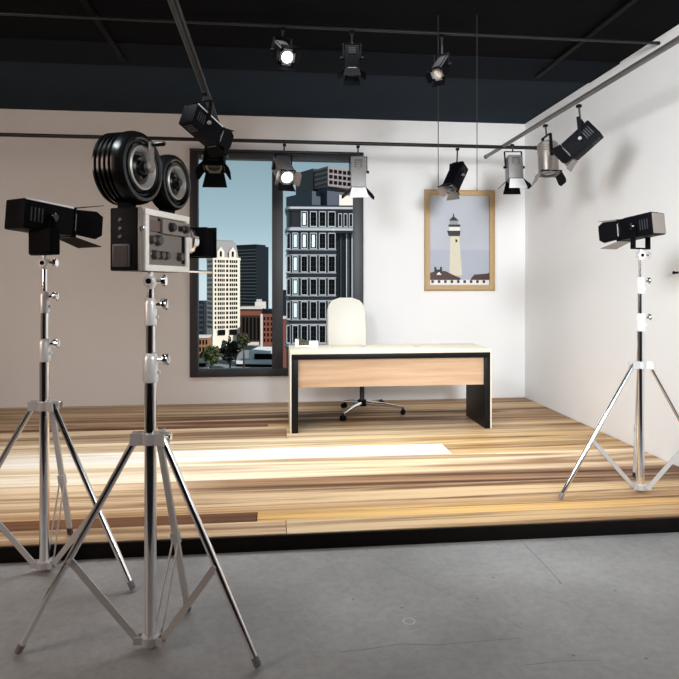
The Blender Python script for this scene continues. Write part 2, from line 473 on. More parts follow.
# platform --------------------------------------------------------------------
def plank_deck():
    me_b = MB()
    bm = me_b.bm
    la = bm.loops.layers.float_color.new('tone_light')
    lb = bm.loops.layers.float_color.new('tone_dark')
    lo = bm.loops.layers.float_vector.new('grain_offset') if hasattr(bm.loops.layers, 'float_vector') else None
    # each row: y range, then planks; a plank is a list of (x, light tone, dark tone) and its tones drift along it
    rows = [
        (6.50, 6.752, [[(-4.2, (206, 178, 140), (118, 84, 58)), (0.3, (200, 168, 128), (110, 74, 48)), (2.9, (176, 140, 104), (74, 46, 30))]]),
        (6.22, 6.50, [[(-4.2, (198, 168, 130), (112, 80, 56)), (0.5, (206, 174, 134), (120, 82, 54)), (2.9, (214, 180, 132), (92, 58, 36))]]),
        (5.95, 6.22, [[(-4.2, (190, 158, 120), (98, 68, 46)), (0.4, (196, 160, 120), (92, 62, 40)), (2.9, (206, 170, 124), (88, 56, 34))]]),
        (5.70, 5.95, [[(-4.2, (204, 174, 134), (116, 80, 54)), (1.2, (196, 156, 116), (92, 60, 38)), (2.9, (176, 136, 98), (80, 50, 32))]]),
        (5.60, 5.70, [[(-4.2, (128, 80, 46), (66, 36, 18)), (-0.066, (136, 84, 48), (66, 36, 18))], [(-0.066, (200, 160, 108), (104, 66, 38)), (2.9, (186, 148, 106), (90, 58, 36))]]),
        (5.15, 5.60, [[(-4.2, (216, 190, 152), (130, 96, 66)), (0.10, (216, 190, 152), (130, 96, 66))], [(0.10, (220, 194, 154), (138, 102, 70)), (2.9, (206, 172, 124), (116, 78, 48))]]),
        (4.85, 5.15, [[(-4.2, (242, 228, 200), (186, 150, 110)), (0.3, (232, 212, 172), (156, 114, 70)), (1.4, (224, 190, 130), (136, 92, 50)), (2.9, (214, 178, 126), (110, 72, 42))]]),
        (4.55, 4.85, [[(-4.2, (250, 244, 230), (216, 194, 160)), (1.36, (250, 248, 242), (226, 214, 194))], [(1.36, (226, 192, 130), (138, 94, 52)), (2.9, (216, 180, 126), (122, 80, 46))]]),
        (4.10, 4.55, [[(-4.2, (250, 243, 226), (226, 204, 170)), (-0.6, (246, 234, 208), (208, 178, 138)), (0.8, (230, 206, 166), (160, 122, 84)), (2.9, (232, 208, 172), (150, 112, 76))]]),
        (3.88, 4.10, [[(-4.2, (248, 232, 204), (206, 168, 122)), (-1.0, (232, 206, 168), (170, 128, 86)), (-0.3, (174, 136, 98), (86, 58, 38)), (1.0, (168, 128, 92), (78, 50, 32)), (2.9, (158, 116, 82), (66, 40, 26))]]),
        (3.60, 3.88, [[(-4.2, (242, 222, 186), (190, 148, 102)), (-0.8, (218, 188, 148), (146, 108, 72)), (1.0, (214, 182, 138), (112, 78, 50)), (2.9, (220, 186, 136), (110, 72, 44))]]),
        (3.50, 3.60, [[(-4.2, (182, 142, 100), (96, 62, 38)), (0.7, (206, 168, 120), (110, 72, 44)), (2.9, (196, 156, 108), (90, 56, 34))]]),
        (3.36, 3.50, [[(-4.2, (128, 86, 54), (62, 36, 20)), (-0.10, (118, 76, 46), (56, 32, 18))], [(-0.10, (224, 180, 106), (120, 70, 36)), (1.0, (230, 186, 112), (110, 62, 30)), (2.9, (206, 158, 96), (76, 42, 24))]]),
        (3.18, 3.36, [[(-4.2, (224, 198, 160), (150, 114, 80)), (0.06, (222, 194, 154), (150, 112, 78))], [(0.06, (222, 194, 154), (148, 110, 76)), (1.2, (212, 178, 128), (120, 80, 48)), (2.9, (198, 158, 108), (84, 52, 30))]]),
    ]
    rnd = random.Random(3)
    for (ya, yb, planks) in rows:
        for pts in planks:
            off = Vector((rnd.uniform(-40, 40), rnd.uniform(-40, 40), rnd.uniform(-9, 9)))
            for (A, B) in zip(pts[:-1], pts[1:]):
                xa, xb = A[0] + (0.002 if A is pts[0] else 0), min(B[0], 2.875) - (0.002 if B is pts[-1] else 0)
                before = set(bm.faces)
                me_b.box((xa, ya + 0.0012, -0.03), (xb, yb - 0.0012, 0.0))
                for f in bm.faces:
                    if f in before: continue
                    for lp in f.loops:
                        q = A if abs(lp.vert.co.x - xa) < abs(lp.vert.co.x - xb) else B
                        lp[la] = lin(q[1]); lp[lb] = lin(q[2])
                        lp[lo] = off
    me_b.mi = 1
    me_b.box((XL + 0.001, 3.19, FLOOR), (2.875, 6.755, -0.031))
    for f in bm.faces:
        if f.material_index == 1:
            for lp in f.loops: lp[la] = (0.02, 0.02, 0.02, 1); lp[lb] = (0.02, 0.02, 0.02, 1)
    return me_b.build('platform', [M['planks'], M['skirt']], smooth=False)
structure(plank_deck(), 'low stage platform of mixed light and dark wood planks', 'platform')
m = MB(); m.box((XL + 0.001, PF - 0.018, FLOOR), (2.875, PF - 0.0005, -0.003), 0.003)
structure(m.build('trim_platform', M['skirt']), 'black front edge of the wooden platform', 'trim')

# ------------------------------------------------------------------ city outside the window
GZ = -20.0
_m = mat
def cmat(n, rgb, *a, **k):
    q = [v / 255 for v in rgb]
    q = [255 * v ** 1.32 for v in q]
    return _m(n, q, *a, **k)
C = {
    'stone': cmat('pale_stone', (222, 212, 198), 0.8), 'stone_roof': cmat('grey_copper', (150, 146, 146), 0.7),
    'darkglass': cmat('dark_curtain_glass', (24, 30, 40), 0.4, spec=0.25), 'stripe': cmat('grey_spandrel', (118, 122, 124), 0.6),
    'brown': cmat('dark_brown_brick', (64, 44, 38), 0.9, noise=0.2, scale=2), 'brick': cmat('red_brick', (142, 90, 72), 0.9, noise=0.2, scale=3),
    'pale': cmat('pale_concrete', (216, 206, 198), 0.9), 'orange': cmat('ochre_brick', (164, 122, 92), 0.9),
    'navy': cmat('blue_black_stone', (26, 30, 42), 0.45), 'white': cmat('white_moulding', (190, 190, 194), 0.7),
    'winpane': cmat('black_window_glass', (18, 19, 22), 0.7, spec=0.05), 'sky_reflection': cmat('painted_sky_reflection', (226, 236, 242), 0.8),
    'mauve': cmat('taupe_panel', (150, 138, 138), 0.8), 'bluegrey': cmat('blue_grey_panel', (66, 76, 92), 0.6),
    'street': cmat('asphalt', (150, 150, 152), 0.9), 'deck': cmat('bright_roof_deck', (228, 230, 232), 0.8),
    'leaf1': cmat('dark_foliage', (44, 54, 44), 0.9, noise=0.5, scale=2), 'leaf2': cmat('olive_foliage', (86, 92, 56), 0.9, noise=0.5, scale=2),
    'trunk': cmat('bark', (70, 58, 48), 0.9),
}
class Bld:
    """a building frame: corner at pixel u, distance d, front turned by phi"""
    def __init__(s, name, label, u, d, phi, group=None):
        s.X = (u - CX) / F * d; s.d = d; s.phi = phi
        base = cw(s.X, d, GZ)
        s.o = thing(name, label, 'building', base, group, phi - YAW)
        s.mtx = WM[s.o.name]
    def a(s, u):                        # distance along the front to where the photo shows u
        t = (u - CX) / F
        return (t * s.d - s.X) / (math.cos(s.phi) - t * math.sin(s.phi))
    def z(s, v):
        return CAMZ - (v - HY) / F * s.d
    def L(s, v): return s.z(v) - GZ
    def box(s, m, lo, hi, bevel=0): m.box(lo, hi, bevel, s.mtx)

m = MB(); m.box((-160, 40, GZ - 1), (160, 420, GZ))
structure(m.build('ground_street', C['street'], smooth=False), 'asphalt street far below outside the window', 'street')

# pale stone tower
b = Bld('office_tower', 'pale stone tower with ornate gabled top outside the left pane', 213, 200, math.radians(28))
w, dp = b.a(240), 7.5
H, Ht = b.L(258), b.L(241)
m = MB(); b.box(m, (0, 0, 0), (w, dp, H)); b.box(m, (-0.15, -0.15, H - 0.6), (w + 0.15, dp, H + 0.25)); b.box(m, (-0.2, -0.3, 0), (w + 0.2, dp, b.L(336)))
b_wall = m.build('wall', C['stone'], b.o, smooth=False)
m = MB(); m.hull_prism([b.mtx @ Vector(p) for p in ((0.4, 0.3, H + 0.2), (w - 0.4, 0.3, H + 0.2), (w - 1.0, 1.6, Ht), (1.0, 1.6, Ht))], b.mtx.to_3x3() @ Vector((0, 4, 0)))
b.box(m, (w * 0.2, 1.8, Ht - 0.5), (w * 0.8, 5, Ht + 0.6))
m.build('roof', C['stone_roof'], b.o, smooth=False)
for cx in (0.28, 0.72):
    m = MB(); q = w * cx
    m.hull_prism([b.mtx @ Vector(p) for p in ((q - 1.2, -0.2, H + 0.2), (q + 1.2, -0.2, H + 0.2), (q + 1.2, -0.2, H + 2.2), (q, -0.2, H + 3.8), (q - 1.2, -0.2, H + 2.2))], b.mtx.to_3x3() @ Vector((0, 1.0, 0)))
    g = m.build('gable', C['stone'], b.o, smooth=False)
    m = MB(); b.box(m, (q - 0.35, -0.3, H + 0.5), (q + 0.35, -0.21, H + 2.3)); m.build('arch_window', C['winpane'], g, smooth=False)
nf = 15
fh = (H - b.L(329)) / nf
for k in range(nf):
    z0 = H - 0.5 - fh * (k + 1) + fh * 0.35
    for (f0, f1) in ((0.06, 0.12), (0.17, 0.43), (0.48, 0.56), (0.61, 0.90)):
        m = MB(); b.box(m, (w * f0, -0.06, z0), (w * f1, -0.005, z0 + fh * 0.6))
        wn_ = m.build('window', C['winpane'], b.o, smooth=False)
        if f1 - f0 > 0.2:
            for j in (1, 2, 3):
                m = MB(); q = w * (f0 + (f1 - f0) * j / 4); b.box(m, (q - 0.06, -0.1, z0), (q + 0.06, -0.061, z0 + fh * 0.6))
                m.build('mullion', C['stone'], wn_, smooth=False)
    m = MB(); b.box(m, (-0.06, 0.8, z0), (-0.005, dp - 0.8, z0 + fh * 0.6)); m.build('side_window', C['darkglass'], b.o, smooth=False)
for f0 in (0.17, 0.60):
    m = MB(); b.box(m, (w * f0, -0.36, b.L(335.5)), (w * (f0 + 0.27), -0.305, b.L(330))) ; m.build('window', C['winpane'], b.o, smooth=False)

# dark glass tower
b = Bld('office_tower', 'dark glass tower with grey floor bands behind the pale tower', 256.5, 285, math.radians(-32))
wl_, dp = -b.a(234), 13.5
H = b.L(246)
m = MB(); b.box(m, (-wl_, 0, 0), (0, 9.0, H)); b.box(m, (-wl_ + 1, 0.6, H), (-1, 8, H + 0.9)); m.build('wall', C['darkglass'], b.o, smooth=False)
for k in range(20):
    z = H - 1.9 - k * 1.55
    m = MB(); b.box(m, (-wl_ + 0.2, -0.12, z), (-0.1, -0.01, z + 0.42)); m.build('floor_band', C['stripe'], b.o, smooth=False)

# brick block with two fronts
b = Bld('brick_building', 'low brown brick building right of the pale tower', 241, 216, math.radians(2))
w1 = b.a(261)
m = MB(); b.box(m, (-1, 0, 0), (w1, 12, b.L(309))); m.build('wall', C['brown'], b.o, smooth=False)
m = MB(); b.box(m, (-1.1, -0.15, b.L(315.5)), (w1 + 0.1, -0.01, b.L(311))); m.build('parapet_band', C['brick'], b.o, smooth=False)
m = MB(); b.box(m, (-1.2, -0.2, b.L(309)), (w1 + 0.2, 12, b.L(307.5))); m.build('cornice', C['pale'], b.o, smooth=False)
for i in range(5):
    q = w1 * (0.08 + i * 0.185)
    m = MB(); b.box(m, (q, -0.1, b.L(340)), (q + w1 * 0.1, -0.005, b.L(317.5))); m.build('window', C['winpane'], b.o, smooth=False)
m = MB(); b.box(m, (w1 * 0.15, -0.4, b.L(345)), (w1 * 0.9, -0.01, b.L(342))); m.build('awning', C['pale'], b.o, smooth=False)

b = Bld('brick_building', 'red brick building beside the window mullion', 261, 195, math.radians(4))
w2 = b.a(278)
m = MB(); b.box(m, (0, 0, 0), (w2, 9, b.L(314))); m.build('wall', C['brick'], b.o, smooth=False)
m = MB(); b.box(m, (-0.15, -0.2, 0), (0.55, -0.01, b.L(314))); m.build('corner_pier', C['pale'], b.o, smooth=False)
m = MB(); b.box(m, (0.3, 1, b.L(314)), (w2, 8, b.L(309.5))); m.build('roof', C['darkglass'], b.o, smooth=False)
for r in range(5):
    for i in range(4):
        q = w2 * (0.16 + i * 0.21); zt = b.L(317 + r * 5.4)
        m = MB(); b.box(m, (q, -0.09, zt - 1.05), (q + w2 * 0.1, -0.005, zt)); m.build('window', C['winpane'], b.o, smooth=False)
b = Bld('rooftop_building', 'white penthouse block seen over the red brick roof', 255, 238, math.radians(8))
m = MB(); b.box(m, (0, 0, 0), (b.a(266), 6, b.L(302))); m.build('wall', C['pale'], b.o, smooth=False)
m = MB(); b.box(m, (0.6, 0.5, b.L(302)), (b.a(262), 5, b.L(299.5))); m.build('roof', C['white'], b.o, smooth=False)

# small buildings at the left edge
b = Bld('office_building', 'blue-black office block at the left edge of the window', 194, 230, math.radians(3))
m = MB(); b.box(m, (0, 0, 0), (b.a(204), 8, b.L(301))); m.build('wall', C['navy'], b.o, smooth=False)
for r in range(7):
    m = MB(); b.box(m, (0.5, -0.1, b.L(306 + r * 5)), (b.a(204) - 0.3, -0.005, b.L(304 + r * 5))); m.build('window', C['bluegrey'], b.o, smooth=False)
b = Bld('brick_building', 'small ochre brick house below the left office block', 195, 165, math.radians(5))
m = MB(); b.box(m, (0, 0, 0), (b.a(208.5), 6, b.L(338))); m.build('wall', C['orange'], b.o, smooth=False)
m = MB(); b.box(m, (-0.1, -0.2, b.L(338)), (b.a(209), 6, b.L(336.5))); m.build('cornice', C['pale'], b.o, smooth=False)
for r in range(3):
    for i in range(3):
        q = b.a(199.5 + i * 3.1)
        m = MB(); b.box(m, (q, -0.1, b.L(344.5 + r * 7)), (q + 0.42, -0.005, b.L(340 + r * 7))); m.build('window', C['winpane'], b.o, smooth=False)
# distant slice right of the mullion
b = Bld('brick_building', 'reddish building slice between mullion and dark building', 280, 150, 0.0)
m = MB(); b.box(m, (0, 0, 0), (b.a(290), 6, b.L(317))); m.build('wall', C['brick'], b.o, smooth=False)
m = MB(); b.box(m, (-0.1, -0.2, b.L(319)), (b.a(290), -0.005, b.L(316))); m.build('cornice', C['pale'], b.o, smooth=False)
m = MB(); b.box(m, (0.2, 0.5, b.L(316)), (b.a(290), 6, b.L(290))); m.build('upper_block', C['navy'], b.o, smooth=False)

# parking deck
b = Bld('parking_deck', 'bright flat parking deck roof at the foot of the left pane', 240, 158, math.radians(-6))
m = MB(); b.box(m, (-1, 0, 0), (b.a(290), 3.2, b.L(361))); b.box(m, (1.5, 3.4, 0), (b.a(290), 14, b.L(352)))
m.build('roof_slab', C['deck'], b.o, smooth=False)
m = MB(); b.box(m, (-1, -0.05, b.L(367)), (b.a(290), -0.001, b.L(364))); m.build('opening_band', C['winpane'], b.o, smooth=False)
m = MB(); b.box(m, (3.0, 3.2, b.L(360.5)), (b.a(290), 3.39, b.L(355))); m.build('ramp_shadow_gap', C['winpane'], b.o, smooth=False)
# a white low kiosk on the street at left
b = Bld('kiosk', 'low white kiosk in the bottom left corner of window', 196, 152, 0.0)
m = MB(); b.box(m, (0, 0, 0), (b.a(207), 2.5, b.L(360))); m.build('wall', C['white'], b.o, smooth=False)
m = MB(); b.box(m, (0.3, -0.05, b.L(367)), (b.a(206), -0.003, b.L(363))); m.build('shop_window', C['winpane'], b.o, smooth=False)

# trees
def tree(label, u, vtop, vbot, d, wpx, leafmat, seed):
    rnd = random.Random(seed)
    base = at_d(u, 285, d); base.z = GZ
    t = thing('street_tree', label, 'tree', base, 'street trees below the towers')
    ztop = CAMZ - (vtop - HY) / F * d
    R = wpx / 2 * d / F * 1.3
    h = ztop - GZ
    m = MB(); m.tube([base, base + Vector((0.1, 0, h * 0.35)), base + Vector((0, 0.1, h * 0.7))], [0.28, 0.2, 0.08], 8)
    m.build('trunk', C['trunk'], t)
    m = MB()
    cz = GZ + h - R * 1.1
    for i in range(420):
        while True:
            p = Vector((rnd.uniform(-1, 1), rnd.uniform(-1, 1), rnd.uniform(-1, 1)))
            if 0.35 < p.length < 1: break
        k = 0.75 + 0.25 * math.sin(p.x * 7 + seed) * math.cos(p.z * 6)
        c = base + Vector((p.x * R * k, p.y * R * k, 0)); c.z = cz + p.z * R * 1.15 * k
        s_ = R * rnd.uniform(0.14, 0.26)
        a = Vector((rnd.uniform(-1, 1), rnd.uniform(-1, 1), rnd.uniform(-1, 1))).normalized()
        bb = a.cross(Vector((rnd.uniform(-1, 1), rnd.uniform(-1, 1), rnd.uniform(-1, 1)))).normalized()
        m.poly([c + a * s_, c + bb * s_ * 0.6, c - a * s_, c - bb * s_ * 0.6])
    m.build('foliage', leafmat, t, smooth=False)
tree('olive street tree in front of the ochre house', 211, 343, 372, 150, 17, C['leaf2'], 1)
tree('dark round tree below the pale stone tower', 230, 337, 372, 153, 19, C['leaf1'], 2)
tree('taller olive tree before the brown brick building', 243.5, 331, 372, 150, 13, C['leaf2'], 3)
tree('small tree at the edge of the parking deck', 262, 346, 372, 184, 12, C['leaf2'], 4)

# ornate dark building in the right pane
b = Bld('ornate_building', 'dark blue building with rows of white-framed windows in right pane', 292, 80, math.radians(3))
z = b.L
wf = b.a(336)
wr_ = b.a(366)
def plan_slab(m, z0, z1, grow, right):
    r = 2.6
    pts = []
    for k in range(7):                    # rounded left corner
        q = math.radians(90 * k / 6)
        pts.append((-0.0 - r * 0.32 * math.sin(q) - grow, r - r * math.cos(q) - (grow if k == 0 else grow * math.cos(q))))
    pts = pts + [(-r * 0.32 - grow, 9), (right, 9), (right, -grow)]
    m.hull_prism([b.mtx @ Vector((x, y, z0)) for x, y in pts], Vector((0, 0, z1 - z0)))
m = MB(); plan_slab(m, 0, z(228), 0.0, wf); m.build('wall', C['navy'], b.o, smooth=False)
m = MB(); plan_slab(m, z(228), z(205), 0.0, b.a(358)); m.build('top_floor', C['navy'], b.o, smooth=False)
# recessed dark glass bay with pale mullions
m = MB(); b.box(m, (wf, 0.9, 0), (wr_, 8, z(228))); m.build('glass_bay', C['darkglass'], b.o, smooth=False)
for u in (341, 346.5, 349, 352, 356):
    q = b.a(u); wq = 0.13 if u in (346.5, 352) else 0.05
    m = MB(); b.box(m, (q, 0.72, 0), (q + wq, 0.9, z(230))); m.build('bay_mullion', C['white' if wq > 0.1 else 'stripe'], b.o, smooth=False)
for v in (208, 229.5, 346):
    right = b.a(358) if v < 232 else wf
    m = MB(); plan_slab(m, z(v + 1.0), z(v - 1.2), 0.22, right + 0.05); m.build('cornice', C['white'], b.o, smooth=False)
    m = MB(); plan_slab(m, z(v + 3.2), z(v + 1.9), 0.14, right + 0.03); m.build('cornice_band', C['navy'], b.o, smooth=False)
for va, vb in ((210.5, 227.6), (232, 249.8), (254.8, 273), (277.8, 296), (300.6, 320), (324.4, 344)):
    right = b.a(358) if va < 215 else wf
    for vv in (va, vb):
        m = MB(); plan_slab(m, z(vv) - 0.05, z(vv) + 0.05, 0.1, right + 0.02); m.build('moulding', C['white'], b.o, smooth=False)
cols = [(286.8, 290.4), (292.6, 298), (301.2, 307.4), (310.2, 316.6), (319.2, 325.6), (328.2, 335.2)]
rowsv = [(211.5, 226.5), (233, 248.8), (255.8, 272), (278.8, 295), (301.6, 319), (325.4, 343)]
white_panes = {(0, 2), (1, 1), (1, 2), (1, 3), (2, 1), (3, 1), (4, 1)}
def orn_window(x0, x1, z0, z1, y, lit, parent):
    m = MB(); t_ = 0.085
    def bb(lo, hi): b.box(m, lo, hi)
    bb((x0 - t_, y - 0.16, z0 - t_), (x0, y - 0.005, z1 + t_)); bb((x1, y - 0.16, z0 - t_), (x1 + t_, y - 0.005, z1 + t_))
    bb((x0, y - 0.16, z1), (x1, y - 0.005, z1 + t_ * 1.3)); bb((x0 - t_, y - 0.2, z0 - t_ * 1.6), (x1 + t_, y - 0.005, z0))
    fr = m.build('window_frame', C['white'], parent, smooth=False)
    m = MB(); bb((x0 + 0.001, y - 0.06, z0 + 0.001), (x1 - 0.001, y - 0.006, z1 - 0.001)); m.build('pane', C['winpane'], fr, smooth=False)
    m = MB(); xm = (x0 + x1) / 2
    if lit:
        bb((xm - 0.2, y - 0.1, z0 + 0.15), (xm + 0.2, y - 0.061, z1 - 0.15)); m.build('sky_reflection', C['sky_reflection'], fr, smooth=False)  # pale panel paints the sky's reflection onto the pane
    else:
        bb((xm - 0.02, y - 0.1, z0), (xm + 0.02, y - 0.061, z1))
        for q in (0.33, 0.66): bb((x0, y - 0.09, z0 + (z1 - z0) * q - 0.02), (x1, y - 0.061, z0 + (z1 - z0) * q + 0.02))
        m.build('glazing_bar', C['navy'], fr, smooth=False)
for r, (va, vb) in enumerate(rowsv):
    for c, (ua, ub) in enumerate(cols):
        if r == 0 and c < 2: continue
        y = 0.0 if c > 0 else 0.22
        orn_window(b.a(ua) + 0.05, b.a(ub) - 0.05, z(vb) + 0.07, z(va) - 0.07, y, (r, c) in white_panes, b.o)
for ua in (338, 343.5, 348.8, 353.8):
    orn_window(b.a(ua) + 0.1, b.a(ua + 4) - 0.1, z(227) + 0.12, z(213) - 0.12, 0.0, False, b.o)
# upper stepped tower
b2 = Bld('stepped_tower', 'stepped grey tower with overhanging grid block above ornate building', 328, 100, math.radians(35))
z2 = b2.L
wr2, lf = b2.a(360), 8.5
m = MB(); b2.box(m, (0, 0, z2(186)), (wr2, lf, z2(166))); m.build('grid_block', C['mauve'], b2.o, smooth=False)
for r in range(3):
    for i in range(7):
        q = wr2 * (0.04 + i * 0.14)
        zt = z2(169 + r * 5.6)
        m = MB(); b2.box(m, (q, -0.12, zt - 0.55), (q + wr2 * 0.09, -0.005, zt)); m.build('window', C['winpane'], b2.o, smooth=False)
for r in range(4):
    zt = z2(168 + r * 4.8)
    m = MB(); b2.box(m, (-0.1, 0.02, zt - 0.45), (-0.005, lf, zt)); m.build('side_band', C['navy'], b2.o, smooth=False)
m = MB(); b2.box(m, (0.5, 1.0, z2(206)), (wr2 * 0.45, lf + 1, z2(186))); m.build('neck', C['bluegrey'], b2.o, smooth=False)
m = MB(); b2.box(m, (wr2 * 0.45, 1.6, 0), (wr2 * 1.1, lf, z2(189))); m.build('back_wall', C['pale'], b2.o, smooth=False)
m = MB(); b2.box(m, (-1.6, 2.4, z2(204)), (0.5, lf + 2.5, z2(190))); m.build('lower_terrace', C['bluegrey'], b2.o, smooth=False)
m = MB(); b2.box(m, (-0.2, 4.2, z2(190)), (2.2, lf + 1.5, z2(164.5))); m.build('stair_tower', C['navy'], b2.o, smooth=False)
m = MB(); b2.box(m, (-1.2, 2.0, 0), (wr2 * 1.1, lf + 2.4, z2(204))); m.build('core', C['navy'], b2.o, smooth=False)

# ------------------------------------------------------------------ framed picture
pl, pr_ = at_y(424, 285, YB).x, at_y(494, 285, YB).x
pz1, pz0 = 2.385, 1.235
pic = thing('framed_picture', 'pale oak framed lighthouse picture hanging on the back wall', 'picture', ((pl + pr_) / 2, YB, pz0))
fw = 0.062
m = MB()
yf = YB - 0.035
def mitre(a, b_, ia, ib):
    m.hull_prism([a, b_, ib, ia], Vector((0, 0.034, 0)))
o4 = [Vector((pl, yf, pz0)), Vector((pr_, yf, pz0)), Vector((pr_, yf, pz1)), Vector((pl, yf, pz1))]
i4 = [Vector((pl + fw, yf, pz0 + fw)), Vector((pr_ - fw, yf, pz0 + fw)), Vector((pr_ - fw, yf, pz1 - fw)), Vector((pl + fw, yf, pz1 - fw))]
for k in range(4): mitre(o4[k], o4[(k + 1) % 4], i4[k], i4[(k + 1) % 4])
for k in range(4):                       # raised outer bead
    a, c = o4[k] + Vector((0, -0.004, 0)), o4[(k + 1) % 4] + Vector((0, -0.004, 0))
    m.tube([a + (i4[k] - o4[k]) * 0.15, c + (i4[(k + 1) % 4] - o4[(k + 1) % 4]) * 0.15], 0.008, 8)
m.build('frame', M['goldwood'], pic, smooth=False)
PM = [mat('print_sky', (184, 188, 198), 0.35, noise=0.12, scale=2.5), mat('print_tower', (216, 208, 186), 0.4), mat('print_black', (30, 28, 30), 0.4),
      mat('print_lantern', (150, 152, 158), 0.4), mat('print_roof', (66, 40, 36), 0.4, noise=0.2), mat('print_white', (232, 230, 226), 0.4),
      mat('print_sky_low', (172, 178, 192), 0.35, noise=0.1, scale=2.5)]
m = MB()
yp = YB - 0.012
def pp(lst, mi, k):
    m.mi = mi
    m.poly([(at_y(u, v, YB).x, yp - 0.0004 * k, at_y(u, v, YB).z) for u, v in lst])
m.mi = 0; m.box((pl + fw - 0.004, yp, pz0 + fw - 0.004), (pr_ - fw + 0.004, YB - 0.002, pz1 - fw + 0.004))
pp([(429, 250), (489, 250), (489, 285), (429, 285)], 6, 0.5)
pp([(449.2, 275.5), (462, 275.5), (460, 252), (458.8, 235), (450, 235)], 1, 1)
pp([(446.6, 230.8), (460.2, 230.8), (459.4, 236.2), (448.4, 236.2)], 2, 2)
pp([(449, 226.8), (459.4, 226.8), (459.4, 230.8), (449, 230.8)], 5, 2)
pp([(448.2, 224.6), (460, 224.6), (460, 227), (448.2, 227)], 2, 3)
pp([(449.4, 220.5), (457.8, 220.5), (457.8, 224.6), (449.4, 224.6)], 3, 2)
pp([(448.6, 220.8), (458.4, 220.8), (455.5, 218), (453, 216.4), (451, 218)], 2, 3)
pp([(452.6, 213.8), (453.6, 213.8), (453.8, 217), (452.4, 217)], 2, 4)
pp([(455.2, 239), (457.2, 240), (457.0, 242.5), (455.0, 242)], 2, 2)
pp([(429, 273), (436, 271), (445, 271), (452, 274.5), (460, 278), (460, 280), (429, 280)], 4, 3)
pp([(434, 271.5), (434, 267), (436.2, 267), (436.2, 269.5), (439.6, 269.5), (439.6, 267), (441.8, 267), (441.8, 271.5)], 2, 3)
pp([(436, 274.8), (438.6, 271.8), (441.5, 274.8)], 5, 4)
pp([(471, 278), (474, 274.6), (486, 273.6), (488.8, 273), (488.8, 280), (470, 280)], 4, 3)
pp([(429, 279.8), (488.8, 279.8), (488.8, 284.8), (429, 284.8)], 5, 2)
for k in range(9):
    u = 431 + k * 6.4
    pp([(u, 280.2), (u + 2.6, 280.2), (u + 2.6, 283), (u, 283)], 4, 4)
m.build('print', PM, pic, smooth=False)
for u in (438.2, 477):
    m = MB()
    p1 = at_y(u, 190.5, YB - 0.02); p0 = at_z(u, 15, CEIL - 0.001)
    m.tube([p0, p1], 0.0045, 6)
    m.tube([p1 + Vector((0, 0, 0.01)), p1 - Vector((0, 0, 0.02))], 0.009, 8)
    m.build('hanging_cable', M['rail_black'], pic)

# ------------------------------------------------------------------ rails
RZ = 2.69
YR = 5.9
def rail(name, label, p0, p1, r, material, twin=False, caps=True):
    p0, p1 = Vector(p0), Vector(p1)
    t = thing(name, label, 'lighting rail', (p0 + p1) / 2, 'lighting rails overhead')
    m = MB()
    if twin:
        d = (p1 - p0).normalized(); sd = Vector((d.y, -d.x, 0))
        m.bar(p0, p1, 0.016, 0.03, sd)
        for s_ in (-1, 1): m.tube([p0 + sd * 0.016 * s_, p1 + sd * 0.016 * s_], 0.0105, 10)
    else:
        m.tube([p0, p1], r, 14)
    m.build('bar', material, t)
    if caps:
        for p, q in ((p0, p1), (p1, p0)):
            d = (p - q).normalized()
            m = MB(); m.tube([p - d * 0.02, p + d * 0.006], r * 1.18 if not twin else 0.024, 14); m.build('end_cap', M['rail_black'], t)
    return t
rail('lighting_rail', 'long dark rail running along the back wall above the window', (XL + 0.01, YR, RZ), (2.645, YR, RZ), 0.018, M['rail_black'])
rail('lighting_rail', 'grey round rail running back along the right wall', (2.292, YF + 0.01, RZ + 0.012), (2.292, 6.42, RZ + 0.012), 0.019, M['rail_grey'])
rail('lighting_rail', 'twin-tube rail running overhead towards the window from top left', (-0.50, YF + 0.01, RZ + 0.01), (-0.50, YR + 0.03, RZ + 0.01), 0.02, M['charcoal'], twin=True)
rail('ceiling_rail', 'thin black rail across the dark ceiling carrying three small spotlights', (XL + 0.01, 4.28, 3.12), (XR - 0.01, 4.28, 3.12), 0.011, M['rail_black'])
for x, lab in ((-1.235, 'flat black ceiling track left of the twin-tube rail'), (2.315, 'flat black ceiling track near the right wall')):
    m = MB(); m.box((x - 0.022, 0.2, CEIL - 0.03), (x + 0.022, 5.18, CEIL - 0.0125), 0.003)
    t = m.build('ceiling_track', M['black_matte']); tag(t, lab, 'ceiling track', 'flat ceiling tracks')

# ------------------------------------------------------------------ lamps (spotlights and stand lights share a builder)
def lamp_frame(p0, p1, heading=None):
    D = (p1 - p0).normalized()
    if heading is not None: S = Vector(heading).normalized(); S = (S - D * S.dot(D)).normalized()
    else: S = Vector((0, 0, 1)).cross(D).normalized()
    U = D.cross(S)
    mt = Matrix(((D.x, S.x, U.x, p0.x), (D.y, S.y, U.y, p0.y), (D.z, S.z, U.z, p0.z), (0, 0, 0, 1)))
    return mt, D, S, U

